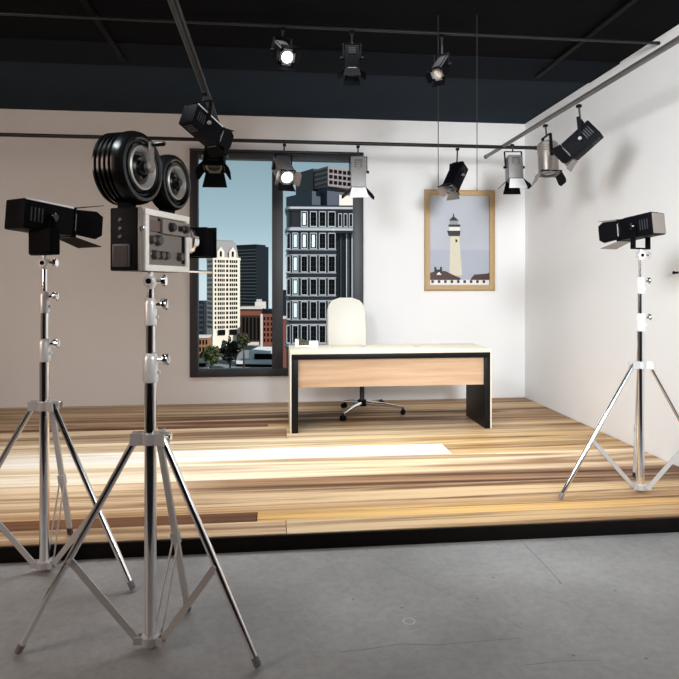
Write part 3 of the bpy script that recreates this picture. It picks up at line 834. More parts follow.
def lamp_body(t, mt, Ln, w, h, bm_, leafmats, leaf=0.6, open_=(30, 30, 30, 30), lens=None, cyl=False, slots='side', badge=False, topstrip=None, backmat=None):
    """local x forward. leafmats: (top, bottom, left(+y), right(-y)); None leaves it out"""
    k = h
    m = MB()
    if cyl:
        m.lathe([(0, 0), (w * 0.42, 0), (w * 0.5, w * 0.08), (w * 0.5, Ln * 0.94), (w * 0.46, Ln), (0, Ln)], mt @ Vector((0, 0, 0)), mt.to_3x3() @ Vector((1, 0, 0)), 28)
        for q in (0.12, 0.2, 0.28):
            m.lathe([(w * 0.5, Ln * q), (w * 0.53, Ln * q + 0.003), (w * 0.53, Ln * q + 0.008), (w * 0.5, Ln * q + 0.011)], mt @ Vector((0, 0, 0)), mt.to_3x3() @ Vector((1, 0, 0)), 28)
    else:
        m.box((0, -w / 2, -h / 2), (Ln, w / 2, h / 2), min(w, h) * 0.07, mt)
        if topstrip is None:
            m.box((0.08 * Ln, -w * 0.3, h / 2 - 0.002), (0.9 * Ln, w * 0.3, h / 2 + 0.006), 0.002, mt)
    body = m.build('housing', bm_, t)
    if backmat is not None:
        m = MB(); m.box((-0.006, -w * 0.46, -h * 0.46), (0.003, w * 0.46, h * 0.46), 0.004, mt); m.build('back_plate', backmat, t)
    if topstrip is not None:
        for s_ in (-1, 1):
            m = MB(); m.box((0.02 * Ln, s_ * w * 0.47 - 0.004, h * 0.455), (0.98 * Ln, s_ * w * 0.47 + 0.004, h / 2 + 0.003), 0.001, mt); m.build('edge_strip', topstrip, body)
    if slots:
        m = MB()
        for i in range(4):
            x = Ln * (0.12 + 0.07 * i)
            if cyl: continue
            for s_ in (-1, 1):
                m.box((x, s_ * (w / 2) - 0.003, -h * 0.22), (x + Ln * 0.025, s_ * (w / 2) + 0.003, h * 0.24), 0, mt)
            m.box((x, -w * 0.25, -h / 2 - 0.003), (x + Ln * 0.03, w * 0.25, -h / 2 + 0.002), 0, mt)
        if not cyl: m.build('vent_slots', M['charcoal'] if bm_ in (M['black'], M['black_matte']) else M['dark_plate'], body, smooth=False)
    if badge:
        if badge == 'side':
            spots = [((Ln * 0.18, q * w / 2 - 0.003, -h * 0.16), (Ln * 0.42, q * w / 2 + 0.003, h * 0.16)) for q in (-1, 1)]
        else:
            spots = [((Ln * 0.18, -w * 0.16, -h / 2 - 0.006), (Ln * 0.42, w * 0.16, -h / 2 + 0.002))]
        for lo, hi in spots:
            m = MB(); m.box(lo, hi, 0.001, mt); m.build('rating_plate', M['grey_plate'], body)
    # front ring + lens
    rr = min(w, h) * 0.46
    m = MB()
    X = mt.to_3x3() @ Vector((1, 0, 0)); O = mt @ Vector((Ln, 0, 0))
    m.lathe([(rr * 0.84, 0), (rr * 1.06, 0), (rr * 1.06, k * 0.10), (rr * 0.84, k * 0.10)], O, X, 28, close=True)
    m.build('lens_ring', M['silver'], t)
    m = MB(); m.lathe([(0, k * 0.06), (rr * 0.4, k * 0.055), (rr * 0.83, k * 0.02), (rr * 0.83, 0.001), (0, 0.001)], O, X, 24); m.build('lens', lens or M['lens'], t)
    # barn-door plate and leaves
    m = MB(); a_, b_ = w * 0.52, h * 0.52
    for (y0, y1, z0, z1) in ((-a_, a_, b_ * 0.86, b_), (-a_, a_, -b_, -b_ * 0.86), (-a_, -a_ * 0.86, -b_ * 0.86, b_ * 0.86), (a_ * 0.86, a_, -b_ * 0.86, b_ * 0.86)):
        m.box((Ln + 0.002, y0, z0), (Ln + k * 0.05, y1, z1), 0, mt)
    m.build('barn_door_frame', M['black_matte'], t, smooth=False)
    x0 = Ln + k * 0.05
    specs = ((0, 1), (0, -1), (1, 1), (-1, 1))
    for i, lm in enumerate(leafmats):
        if lm is None: continue
        an = math.radians(open_[i]); q = leaf * max(w, h)
        if i < 2:
            s_ = 1 if i == 0 else -1
            zt = s_ * h * 0.5
            pts = [(x0, -w * 0.46, zt), (x0, w * 0.46, zt), (x0 + q * math.cos(an), w * 0.62, zt + s_ * q * math.sin(an)), (x0 + q * math.cos(an), -w * 0.62, zt + s_ * q * math.sin(an))]
            nrm = Vector((-math.sin(an), 0, s_ * math.cos(an)))
        else:
            s_ = 1 if i == 2 else -1
            yt = s_ * w * 0.5
            qq = q * 0.95
            pts = [(x0, yt, -h * 0.44), (x0, yt, h * 0.44), (x0 + qq * 0.75 * math.cos(an), yt + s_ * qq * 0.75 * math.sin(an), h * 0.5), (x0 + qq * math.cos(an), yt + s_ * qq * math.sin(an), h * 0.34),
                   (x0 + qq * math.cos(an), yt + s_ * qq * math.sin(an), -h * 0.34), (x0 + qq * 0.75 * math.cos(an), yt + s_ * qq * 0.75 * math.sin(an), -h * 0.5)]
            nrm = Vector((-math.sin(an), s_ * math.cos(an), 0))
        m = MB(); m.hull_prism([mt @ Vector(p) for p in pts], mt.to_3x3() @ (nrm * 0.0035))
        lf_ = m.build('barn_door', lm, t, smooth=False)
        m = MB()
        if i < 2: m.tube([mt @ Vector((x0, -w * 0.3, h * 0.5 * s_)), mt @ Vector((x0, w * 0.3, h * 0.5 * s_))], 0.0045, 8)
        else: m.tube([mt @ Vector((x0, w * 0.5 * s_, -h * 0.3)), mt @ Vector((x0, w * 0.5 * s_, h * 0.3))], 0.0045, 8)
        m.build('hinge', M['silver'], lf_)
    return body

def hung_spot(label, rear, front, dr, df, w, railpt, body, leaves, h=None, yoke=None, heading=None, cx=0.45, yaxis=None, **kw):
    p0, p1 = at_d(rear[0], rear[1], dr), at_d(front[0], front[1], df)
    mt, D, S, U = lamp_frame(p0, p1, heading)
    Ln = (p1 - p0).length
    h = h or w
    t = thing('spotlight', label, 'spotlight', railpt, 'spotlights hung from the overhead rails')
    lamp_body(t, mt, Ln, w, h, body, leaves, **kw)
    # yoke: two arms rising to a cross piece, stem up to the rail
    pv = p0 + D * Ln * cx
    Sh = Vector((S.x, S.y, 0)).normalized() if yaxis is None else Vector(yaxis)
    top = railpt - Vector((0, 0, 0.02))
    zc = pv.z + max(0.05, min(h * 0.95 + 0.02, (top.z - pv.z) * 0.75))
    ym = yoke or M['black']
    cz = Vector((pv.x, pv.y, zc)) + (Vector((top.x, top.y, 0)) - Vector((pv.x, pv.y, 0))) * 0.6
    hw = w / 2 + 0.012
    fl = D.cross(Sh).normalized()
    m = MB()
    for s_ in (-1, 1):
        m.bar(pv + Sh * hw * s_, cz + Sh * hw * s_, 0.024, 0.009, Vector((0, 0, 1)).cross(Sh))
    m.bar(cz - Sh * (hw + 0.002), cz + Sh * (hw + 0.002), 0.022, 0.006, Vector((0, 0, 1)).cross(Sh))
    m.build('yoke', ym, t)
    for s_ in (-1, 1):
        m = MB(); m.lathe([(0, 0.02), (0.012, 0.02), (0.014, 0.012), (0.014, 0.002), (0.006, 0.001), (0.006, -0.02), (0, -0.02)], pv + Sh * hw * s_, Sh * s_, 14)
        m.build('tilt_knob', M['silver'] if body in (M['black'], M['black_matte']) and w > 0.12 else M['black'], t)
    m = MB(); m.tube([cz, top + Vector((0, 0, 0.006))], 0.0075, 10); m.build('stem', M['charcoal'], t)
    m = MB(); m.box(top + Vector((-0.016, -0.016, -0.012)), top + Vector((0.016, 0.016, 0.01)), 0.003); m.build('rail_clamp', M['black'], t)
    return t

BK, BM_, SV, SW, WL = M['black'], M['black_matte'], M['silver'], M['silver_warm'], M['white_leaf']
def on_back(u):
    p = at_y(u, 142, YR); return Vector((p.x, YR, RZ - 0.012))
def on_right(v):
    p = at_z(600, v, RZ); r = p.y / p.x if p.x else 0
    # point of the right rail whose image row is v
    best = min((abs((HY - F * (RZ - 0.01 - CAMZ) / (FW.x * 2.292 + FW.y * yy)) - v), yy) for yy in [3 + 0.01 * i for i in range(340)])
    return Vector((2.292, best[1], RZ - 0.012))
def dist(p): return p.x * FW.x + p.y * FW.y

# left pair
pA = at_z(204.5, 90, RZ); pA = Vector((-0.50, pA.y, RZ - 0.012))
dA = dist(pA)
hung_spot('large black spotlight tilted down right under the twin-tube rail', (188, 113.5), (214, 137), dA - 0.12, dA + 0.1, 0.135, pA, BK, (BM_, BM_, BM_, BM_), h=0.15,
          leaf=0.62, open_=(18, 18, 20, 20), topstrip=M['alu_white'])
pB = on_back(219)
hung_spot('dark spotlight with spread barn doors hanging just below the larger tilted one', (216, 148), (214, 166), 5.86, 5.72, 0.19, pB, BK, (BM_, BM_, BM_, BM_),
          h=0.16, leaf=0.75, open_=(25, 30, 30, 25))
# back rail
hung_spot('lit silver spotlight on back rail above the window mullion', (279, 163), (287, 177), 5.85, 5.60, 0.14, on_back(284.5), SV, (None, BM_, SW, SW), leaf=0.5,
          open_=(40, 35, 45, 45), lens=M['lit'])
hung_spot('silver spotlight pointing down at the window\u2019s right edge', (358, 158.5), (358.5, 189), 5.88, 5.84, 0.145, on_back(358), SV, (None, WL, BM_, BM_), heading=-RX, leaf=0.85,
          open_=(10, 25, 50, 40), badge='front')
hung_spot('small black spotlight tilted over the lighthouse picture', (460.5, 166), (450.5, 188), 5.98, 5.86, 0.125, on_back(457.5), BK, (BM_, SW, BM_, SW), leaf=0.55,
          open_=(30, 30, 35, 35))
# right rail
p4 = on_right(143); d4 = dist(p4)
hung_spot('silver and black spotlight pointing straight down, nearest the rail corner', (513.5, 157), (514.5, 180), d4, d4 - 0.03, 0.14, p4, SV, (BM_, WL, BM_, BM_), heading=-RX, leaf=0.8,
          open_=(20, 22, 48, 48), badge='front')
p5 = on_right(123); d5 = dist(p5)
hung_spot('round warm grey spotlight between two others on the right rail', (547.5, 143), (548.5, 173), d5, d5 - 0.04, 0.165, p5, SW, (None, None, SW, BM_), cyl=True, heading=-RX, yaxis=FW, leaf=0.62,
          open_=(15, 24, 24, 24))
p6 = on_right(103); d6 = dist(p6)
hung_spot('black spotlight tilted down left at the near end of right rail', (596, 128.5), (569, 153), d6 - 0.06, d6 + 0.04, 0.15, p6, BK, (BM_, SV, BM_, SW), leaf=0.55, cx=0.5,
          open_=(12, 15, 20, 20))
# ceiling rail
def on_ceil(u):
    p = at_y(u, 30, 4.28); return Vector((p.x, 4.28, 3.118))
hung_spot('lit black spotlight on the ceiling rail, left of three', (278, 48), (287, 57), 4.30, 4.08, 0.10, on_ceil(283), BK, (BM_, BM_, BM_, BM_), leaf=0.5, open_=(40, 30, 40, 40), lens=M['lit'])
hung_spot('black spotlight pointing down from the ceiling rail, middle of three', (352, 49), (352, 71), 4.27, 4.24, 0.10, on_ceil(352), BK, (BM_, BM_, BM_, BM_), heading=-RX, leaf=0.7,
          open_=(15, 14, 48, 48))
hung_spot('small black spotlight turned left on ceiling rail, right of three', (446, 61), (437.5, 74), 4.36, 4.26, 0.085, on_ceil(442), BK, (BM_, BM_, BM_, BM_), leaf=0.6,
          open_=(30, 25, 30, 30), lens=M['reflector'])

# ------------------------------------------------------------------ light stands
def stand(label, u, d, floor, feet, e1=0.0, e2=0.0):
    """feet: world points of left, right and rear foot"""
    X = (u - CX) / F * d
    base = cw(X, d, floor)
    t = thing('light_stand', label, 'light stand', base, 'chrome tripod light stands')
    P = lambda dx, h, dd=0.0: cw(X + dx, d + dd, floor + h)
    s = 0.003795
    H = lambda v: (648.6 - v) * s           # height above the floor, read off the front stand
    ch, al, aw = M['chrome'], M['alu'], M['alu_white']
    m = MB(); m.tube([P(0, H(640)), P(0, H(382))], 0.0225, 28); m.build('lower_tube', ch, t)
    m = MB(); m.tube([P(0, H(383)), P(0, H(325 - e1))], 0.0175, 24); m.build('middle_tube', ch, t)
    m = MB(); m.tube([P(0, H(326 - e1)), P(0, H(286 - e1 - e2))], 0.0125, 20); m.build('upper_tube', ch, t)
    for va, vb, r in ((382.5, 353, 0.0285), (325.5 - e1, 298 - e1, 0.0235)):
        m = MB(); m.lathe([(r * 0.75, 0), (r * 0.97, 0.003), (r, 0.01), (r, H(vb) - H(va) - 0.022), (r * 0.9, H(vb) - H(va) - 0.01), (r * 0.62, H(vb) - H(va))], P(0, H(va)), (0, 0, 1), 28)
        c = m.build('collar', aw, t)
        zk = H(vb) - 0.026
        m = MB(); a = P(r - 0.004, zk); q = RX
        m.tube([a, a + q * 0.026], 0.007, 10)
        m.lathe([(0, 0.022), (0.018, 0.022), (0.021, 0.027), (0.021, 0.038), (0.017, 0.043), (0, 0.043)], a, q + Vector((0, 0, 0.12)), 16)
        m.box(P(r + 0.034, zk - 0.019, -0.004), P(r + 0.040, zk + 0.024, 0.004), 0.001)
        m.build('clamp_knob', ch, c)
        m = MB(); m.box(P(r - 0.003, zk - 0.052, -0.008), P(r + 0.007, zk - 0.04, 0.008), 0.001); m.build('clamp_lug', aw, c)
    e = e1 + e2
    # spigot head
    m = MB()
    m.tube([P(0, H(289 - e)), P(0, H(286 - e)), P(0, H(277 - e))], [0.0125, 0.018, 0.018], 20)
    m.lathe([(0, -0.026), (0.021, -0.026), (0.022, 0.02), (0.016, 0.026), (0, 0.026)], P(0, H(281 - e)), -FW, 24)
    m.tube([P(0, H(278 - e)), P(0, H(271.5 - e))], 0.011, 16)
    hd = m.build('spigot_head', aw, t)
    m = MB(); m.lathe([(0, 0.03), (0.009, 0.03), (0.011, 0.026), (0.011, 0.02), (0, 0.02)], P(0, H(281 - e)), -FW, 16); m.build('bolt', M['black'], hd)
    m = MB(); a = P(0.014, H(281 - e)); m.tube([a, a + RX * 0.032], 0.006, 10); m.tube([a + RX * 0.03, a + RX * 0.046], 0.018, 14); m.box(P(0.05, H(281 - e) - 0.02, -0.004), P(0.056, H(281 - e) + 0.024, 0.004), 0.001)
    m.build('head_knob', ch, hd)
    # leg hub
    m = MB(); hz0, hz1 = H(444), H(432)
    m.lathe([(0.024, 0), (0.036, 0.002), (0.036, hz1 - hz0 - 0.002), (0.024, hz1 - hz0)], P(0, hz0), (0, 0, 1), 26)
    cent = P(0, (hz0 + hz1) / 2)
    piv = []
    for i, f in enumerate(feet):
        dv = Vector((f.x - cent.x, f.y - cent.y, 0)).normalized()
        pv = cent + dv * 0.054
        piv.append(pv)
        sd = Vector((-dv.y, dv.x, 0))
        for s_ in (-1, 1): m.bar(cent + dv * 0.03 + sd * 0.018 * s_, cent + dv * 0.07 + sd * 0.018 * s_, hz1 - hz0, 0.006, (0, 0, 1))
    hub = m.build('leg_hub', al, t)
    m = MB(); a = P(0.034, H(437), 0.01); m.tube([a, a + RX * 0.03], 0.006, 10); m.tube([a + RX * 0.028, a + RX * 0.042], 0.016, 14); m.build('hub_knob', ch, hub)
    # spreader hub
    m = MB(); z0, z1 = H(643), H(634)
    m.lathe([(0, -0.004), (0.03, -0.004), (0.034, 0), (0.034, z1 - z0 - 0.004), (0.023, z1 - z0), (0, z1 - z0)], P(0, z0), (0, 0, 1), 26)
    low = P(0, (z0 + z1) / 2)
    lp = []
    for f in feet:
        dv = Vector((f.x - low.x, f.y - low.y, 0)).normalized(); sd = Vector((-dv.y, dv.x, 0))
        lp.append((low + dv * 0.05, sd))
        for s_ in (-1, 1): m.bar(low + dv * 0.028 + sd * 0.014 * s_, low + dv * 0.06 + sd * 0.014 * s_, z1 - z0 - 0.006, 0.004, (0, 0, 1))
    m.build('spreader_hub', al, t)
    for i, f in enumerate(feet):
        f = Vector(f)
        pv = piv[i]
        dv = (f - pv).normalized()
        lb = lp[i]
        mid = pv + (f - pv) * 0.565
        rear = i == 2
        m = MB()
        end = f + Vector((0, 0, 0.012))
        if rear:
            m.bar(pv, end, 0.026, 0.012, lb[1])
            m.bar(mid - dv * 0.03, mid + dv * 0.02, 0.034, 0.022, lb[1])
        else:
            m.tube([pv - dv * 0.01, end - dv * 0.02], 0.0135, 18)
        lg = m.build('leg', al if rear else ch, t)
        m = MB()
        m.tube([end - dv * 0.034, end - dv * 0.004, end + dv * 0.002], [0.0145, 0.0145, 0.012], 16)
        m.build('foot_cap', M['silver'] if not rear else M['charcoal'], lg)
        m = MB()
        if rear:
            for s_ in (-1, 1): m.tube([lb[0] + lb[1] * 0.016 * s_, mid + lb[1] * 0.012 * s_], 0.004, 8)
        else:
            m.bar(lb[0], mid, 0.025, 0.008, (0, 0, 1))
            m.tube([mid - lb[1] * 0.018, mid + lb[1] * 0.018], 0.008, 10)
        m.build('brace', al, t)
    return t, P, H

SP = 0.485
f1 = [at_z(18, 655, FLOOR), at_z(258, 669, FLOOR), at_z(188, 612, FLOOR)]
stand('front chrome tripod stand carrying the movie camera, on concrete', 150.5, 2.30, FLOOR, f1)
X2 = (44.5 - CX) / F * 2.92
f2 = [cw(X2 - 0.49, 2.88, FLOOR), at_z(133, 591, FLOOR), cw(-1.395, 3.14, 0.0)]
stand('chrome tripod stand at far left carrying a black light', 44.5, 2.92, FLOOR, f2, 5, 19)
X3 = (640.5 - CX) / F * 3.8
f3 = [at_z(560, 500, 0.0), cw(X3 + 0.44, 3.68, 0.0), cw(X3 + 0.10, 4.08, 0.0)]
stand('chrome tripod stand on the platform by the right wall', 640.5, 3.80, 0.0, f3, 5, 19)

# ------------------------------------------------------------------ lights on the stands
def stand_light(label, corner_u, vtop, vbot, d0, A, side, Ln, w, pitch, stand_u, stand_d, top_z, leaves, open_, back=None, solid=False, strip=None):
    """side=+1: points right and away, near left corner given; -1: points left and away"""
    Xk = (corner_u - CX) / F * d0
    zt, zb = CAMZ - (vtop - HY) / F * d0, CAMZ - (vbot - HY) / F * d0
    h = zt - zb
    Dh = RX * (side * math.cos(A)) + FW * math.sin(A)
    N = RX * (side * math.sin(A)) * 1 + FW * (-math.cos(A))     # normal of the visible side
    K = cw(Xk, d0, (zt + zb) / 2)
    p0 = K - N * (w / 2)
    D = (Dh * math.cos(pitch) - Vector((0, 0, math.sin(pitch)))).normalized()
    p1 = p0 + D * Ln
    mt, D, S, U = lamp_frame(p0, p1)
    base = cw((stand_u - CX) / F * stand_d, stand_d, top_z)
    t = thing('studio_light', label, 'studio light', base, 'black studio lights on stands')
    lamp_body(t, mt, Ln, w, h, BK, leaves, leaf=1.0, open_=open_, topstrip=strip, backmat=back)
    pv = p0 + D * Ln * 0.52
    Sh = Vector((S.x, S.y, 0)).normalized()
    hw = w / 2 + 0.008
    zb_ = top_z + 0.006
    m = MB()
    Dn = Vector((D.x, D.y, 0)).normalized()
    c2 = Vector((base.x, base.y, zb_)) 
    for s_ in (-1, 1):
        a = pv + Sh * hw * s_
        e_ = c2 + Sh * hw * s_
        m.bar(a + Vector((0, 0, 0.012)), e_, 0.034, 0.006, Dn)
    m.bar(c2 - Sh * (hw + 0.003), c2 + Sh * (hw + 0.003), 0.034, 0.008, Dn)
    m.build('yoke', BM_, t)
    if solid:
        m = MB()
        q = Matrix(((Dn.x, Sh.x, 0, c2.x), (Dn.y, Sh.y, 0, c2.y), (0, 0, 1, c2.z), (0, 0, 0, 1)))
        m.box((-0.03, -hw + 0.004, 0.0), (0.026, hw - 0.004, (pv.z - h / 2) - c2.z + 0.006), 0.004, q)
        m.build('mounting_block', BM_, t)
    for s_ in (-1, 1):
        m = MB(); m.lathe([(0, 0.032), (0.014, 0.032), (0.021, 0.024), (0.022, 0.008), (0.012, 0.003), (0.008, -0.01), (0, -0.01)], pv + Sh * hw * s_, Sh * s_, 18)
        m.build('tilt_knob', M['black_rubber'], t)
    return t
hl = (648.6 - 271.5 + 24) * 0.003795
stand_light('black studio light with open barn doors at the far left', 24, 197, 228, 2.85, math.radians(60), 1, 0.27, 0.155, math.radians(4.3), 44.5, 2.92, FLOOR + hl,
            (BM_, BM_, BM_, BM_), (14, 12, 12, 8), solid=True, strip=M['alu_white'])
stand_light('black studio light with open barn doors near the right wall', 652, 211.5, 234, 3.70, math.radians(64), -1, 0.24, 0.12, math.radians(6), 640.5, 3.80, hl,
            (SW, SW, BM_, BM_), (5, 12, 10, 8), back=M['silver_warm'])

# ------------------------------------------------------------------ movie camera
def movie_camera():
    A = math.radians(73.9)
    L = RX * math.cos(A) + FW * math.sin(A)
    N = RX * math.sin(A) - FW * math.cos(A)
    W_, T_, = 0.343, 0.119
    K = cw((138 - CX) / F * 2.2, 2.2, 0)
    z0 = FLOOR + (648.6 - 271.5) * 0.003795 + 0.001
    z1 = z0 + 0.232
    mt = Matrix(((L.x, N.x, 0, K.x), (L.y, N.y, 0, K.y), (0, 0, 1, z0), (0, 0, 0, 1)))   # local: x along body, y out of the panel, z up
    Hh = z1 - z0
    t = thing('movie_camera', 'vintage black movie camera with two film reels on front stand', 'movie camera', mt @ Vector((W_ / 2, -T_ / 2, 0)))
    R3 = mt.to_3x3()
    def bx(m, lo, hi, bev=0.0): m.box(lo, hi, bev, mt)
    m = MB(); bx(m, (0, -T_, 0), (W_, -0.004, Hh), 0.006); body = m.build('body', M['black'], t)
    # side panel: silver border around a recessed grey plate
    m = MB(); e = 0.024
    bx(m, (0.004, -0.004, 0.0), (0.022, 0.004, Hh), 0.001)
    m.build('edge_strip', M['grey_plate'], t)
    m = MB()
    x0, x1 = 0.03, W_
    bx(m, (x0, -0.004, 0.0), (x1, 0.012, e), 0.003); bx(m, (x0, -0.004, Hh - e), (x1, 0.012, Hh), 0.003)
    bx(m, (x0, -0.004, e), (x0 + e, 0.012, Hh - e), 0.003); bx(m, (x1 - e, -0.004, e), (x1, 0.012, Hh - e), 0.003)
    pn = m.build('panel_border', M['cream_metal'], t)
    m = MB(); bx(m, (x0 + e, -0.004, e), (x1 - e, 0.003, Hh - e)); m.build('control_plate', M['grey_plate'], t, smooth=False)
    m = MB(); bx(m, (0.135, 0.003, Hh - e - 0.062), (x1 - 0.006, 0.018, Hh - e - 0.006), 0.003)
    strip = m.build('control_strip', mat('control_strip_grey', (134, 126, 120), 0.5, 0.1), t)
    m = MB(); bx(m, (x0 + 0.012, 0.002, Hh - e - 0.058), (0.128, 0.010, Hh - e - 0.016), 0.002); m.build('film_gate', mat('brown_gate', (104, 88, 82), 0.5), t)
    m = MB(); bx(m, (0.122, 0.003, Hh - e - 0.062), (0.134, 0.006, Hh - e - 0.004)); bx(m, (x1 - e - 0.024, 0.003, e + 0.01), (x1 - e - 0.002, 0.005, Hh - e - 0.064)); m.build('shadow_and_dark_strip', M['black_matte'], t, smooth=False)  # first strip paints the shadow right of the film gate
    def knob(par, x, z, r, y=0.003, mt_=None):
        m = MB(); m.lathe([(0, 0.02), (r * 0.8, 0.02), (r, 0.015), (r, 0.002), (r * 1.15, 0.0), (0, 0)], mt @ Vector((x, y, z)), R3 @ Vector((0, 1, 0)), 18)
        return m.build('knob', mt_ or M['dark_plate'], par)
    for x, r in ((0.19, 0.017), (0.255, 0.011), (0.292, 0.015)): knob(strip, x, Hh - e - 0.034, r, 0.018)
    for x, z, r in ((0.073, 0.118, 0.015), (0.118, 0.118, 0.02), (0.095, 0.062, 0.017), (0.135, 0.062, 0.016), (0.172, 0.062, 0.016), (0.272, 0.062, 0.017)):
        knob(t, x, z, r, 0.003, mat('knob_grey', (84, 79, 76), 0.35, 0.5))
    # rear face (towards the viewer's left): screen and buttons
    m = MB(); bx(m, (-0.007, -T_ + 0.014, 0.014), (0.001, -0.032, 0.098), 0.002); scf = m.build('screen_frame', M['charcoal'], t)
    m = MB(); bx(m, (-0.0085, -T_ + 0.021, 0.021), (-0.0065, -0.039, 0.091)); m.build('screen', M['screen'], scf, smooth=False)
    for z in (0.125, 0.155, 0.187):
        m = MB(); m.lathe([(0, 0.006), (0.006, 0.006), (0.008, 0.003), (0.008, -0.002), (0, -0.002)], mt @ Vector((0, -T_ * 0.62, z)), R3 @ Vector((-1, 0, 0)), 14); m.build('button', M['charcoal'], t)
    m = MB(); m.lathe([(0, 0.028), (0.008, 0.026), (0.009, 0.012), (0.004, 0.008), (0.004, 0), (0, 0)], mt @ Vector((0.012, 0.004, 0.155)), R3 @ Vector((-0.4, 1, 0)), 12); m.build('release_pin', M['chrome'], t)
    # lens, hood, rod
    c = mt @ Vector((W_, -0.02, 0.135))
    m = MB(); m.lathe([(0, 0), (0.058, 0), (0.058, 0.016), (0.048, 0.018), (0.048, 0.026), (0.054, 0.028), (0.054, 0.042), (0.036, 0.046), (0.036, 0.07), (0, 0.07)], c, L, 30); m.build('lens_barrel', M['chrome'], t)
    m = MB()
    lo_, hi_ = (0.069, -0.078, -0.058), (0.16, 0.06, 0.056)
    q = Matrix.Translation(Vector((W_, -0.02, 0.135)))
    m.box(lo_, hi_, 0.003, mt @ q)
    for i in range(7):
        x = 0.076 + i * 0.012
        m.box((x, -0.083, -0.063), (x + 0.006, 0.065, 0.061), 0.001, mt @ q)
    hood = m.build('matte_box', M['black_matte'], t)
    m = MB(); m.box((0.158, -0.088, -0.068), (0.168, 0.07, 0.066), 0.002, mt @ q); m.build('hood_rim', M['black'], hood)
    m = MB(); m.tube([mt @ Vector((W_ - 0.05, 0.004, 0.006)), mt @ Vector((W_ + 0.20, 0.004, 0.006))], 0.006, 10); m.build('support_rod', M['chrome'], t)
    # magazine bracket and reels
    cB = Vector((0.045, -0.004, z1 - z0 + 0.15)); cS = Vector((0.306, -0.02, z1 - z0 + 0.138))
    m = MB()
    bx(m, (0.01, -0.095, Hh - 0.002), (0.055, -0.045, Hh + 0.11), 0.003); m.build('reel_bracket', M['black_matte'], t)
    m = MB(); bx(m, (0.28, -0.095, Hh - 0.002), (0.325, -0.045, Hh + 0.1), 0.003); m.build('reel_bracket', M['black_matte'], t)
    def reel(c, R, Tk, big):
        o = mt @ c; ax = R3 @ Vector((0, 1, 0))
        pr = [(0, -Tk), (R * 0.9, -Tk)]
        n = 4 if big else 2
        stepT = (Tk - 0.05) / n
        for i in range(n):
            a = -Tk + i * stepT
            pr += [(R * 0.985, a + 0.004), (R * 0.985, a + stepT * 0.55), (R * 0.93, a + stepT * 0.66), (R * 0.93, a + stepT * 0.94)]
        pr += [(R, -0.046), (R * 1.0, -0.03), (R * 0.965, -0.012), (R * 0.90, -0.002), (R * 0.82, 0.0), (R * 0.76, -0.004), (R * 0.735, -0.012), (R * 0.715, -0.012), (R * 0.70, -0.004),
               (R * 0.63, -0.008), (R * 0.60, -0.018), (0, -0.03)]
        m = MB(); m.lathe(pr, o, ax, 56); d = m.build('reel', M['black_rubber'], t)
        m = MB(); m.lathe([(R * 0.60, -0.02), (R * 0.60, -0.004), (R * 0.55, 0.0), (R * 0.50, -0.008), (R * 0.45, -0.020), (R * 0.42, -0.03), (R * 0.42, -0.034), (R * 0.6, -0.034)], o, ax, 48, close=True)
        m.build('hub_ring', M['reel_ring'], d)
        m = MB(); m.lathe([(R * 0.40, -0.034), (R * 0.36, -0.014), (R * 0.29, -0.008), (R * 0.2, -0.014), (R * 0.17, 0.006), (R * 0.13, 0.012), (0, 0.012)], o, ax, 32); m.build('hub', M['black_rubber'], d)
        return d
    reel(cB, 0.136, 0.128, True)
    reel(cS, 0.116, 0.075, False)
    m = MB(); c0_ = cB + Vector((0.0, 0.012, 0)); 
    m.lathe([(0, 0.0), (0.02, 0.0), (0.022, 0.018), (0.014, 0.024), (0, 0.024)], mt @ c0_, R3 @ Vector((0, 1, 0)), 20)
    m.bar(mt @ (c0_ + Vector((0, 0.018, -0.015))), mt @ (c0_ + Vector((0.0, 0.018, 0.092))), 0.024, 0.008, R3 @ Vector((1, 0, 0)))
    ck = m.build('crank', M['grey_plate'], t)
    m = MB(); h0 = c0_ + Vector((0, 0.02, 0.084)); m.tube([mt @ h0, mt @ (h0 + Vector((0.0, 0.012, 0))), mt @ (h0 + Vector((0, 0.05, 0))), mt @ (h0 + Vector((0, 0.056, 0)))], [0.007, 0.009, 0.009, 0.005], 12)
    m.tube([mt @ h0, mt @ (h0 + Vector((0, -0.035, 0)))], [0.009, 0.006], 10)
    m.build('handle', M['black_rubber'], ck)
movie_camera()

# ------------------------------------------------------------------ desk
DX0, DX1, DY0, DY1, DZ = 0.130, 1.955, 5.32, 5.86, 0.72
desk = thing('desk', 'cream topped desk with black waterfall legs on wooden platform', 'desk', ((DX0 + DX1) / 2, (DY0 + DY1) / 2, 0))
ct, bt = 0.030, 0.045
m = MB(); m.box((DX0, DY0, DZ - ct), (DX1, DY1, DZ), 0.003); top = m.build('tabletop', M['cream'], desk)
for x0, x1 in ((DX0, DX0 + 0.014), (DX1 - 0.014, DX1)):
    m = MB(); m.box((x0, DY0, 0.0), (x1, DY1, DZ - ct - 0.0005), 0.002); m.build('side_cladding', M['cream'], desk)
m = MB(); m.box((DX0 + 0.0145, DY0 - 0.004, DZ - ct - bt), (DX1 - 0.0145, DY1 - 0.002, DZ - ct - 0.0005), 0.002); m.build('top_frame', M['blackwood'], desk)
for x0, x1 in ((DX0 + 0.0145, DX0 + 0.072), (DX1 - 0.066, DX1 - 0.0145)):
    m = MB(); m.box((x0, DY0 - 0.004, 0.0), (x1, DY1 - 0.002, DZ - ct - bt - 0.0005), 0.002); m.build('leg_panel', M['blackwood'], desk)
m = MB(); m.box((DX0 + 0.0725, DY0 + 0.03, 0.395), (DX1 - 0.0665, DY0 + 0.05, DZ - ct - bt - 0.001)); m.build('modesty_panel', M['maple'], desk, smooth=False)
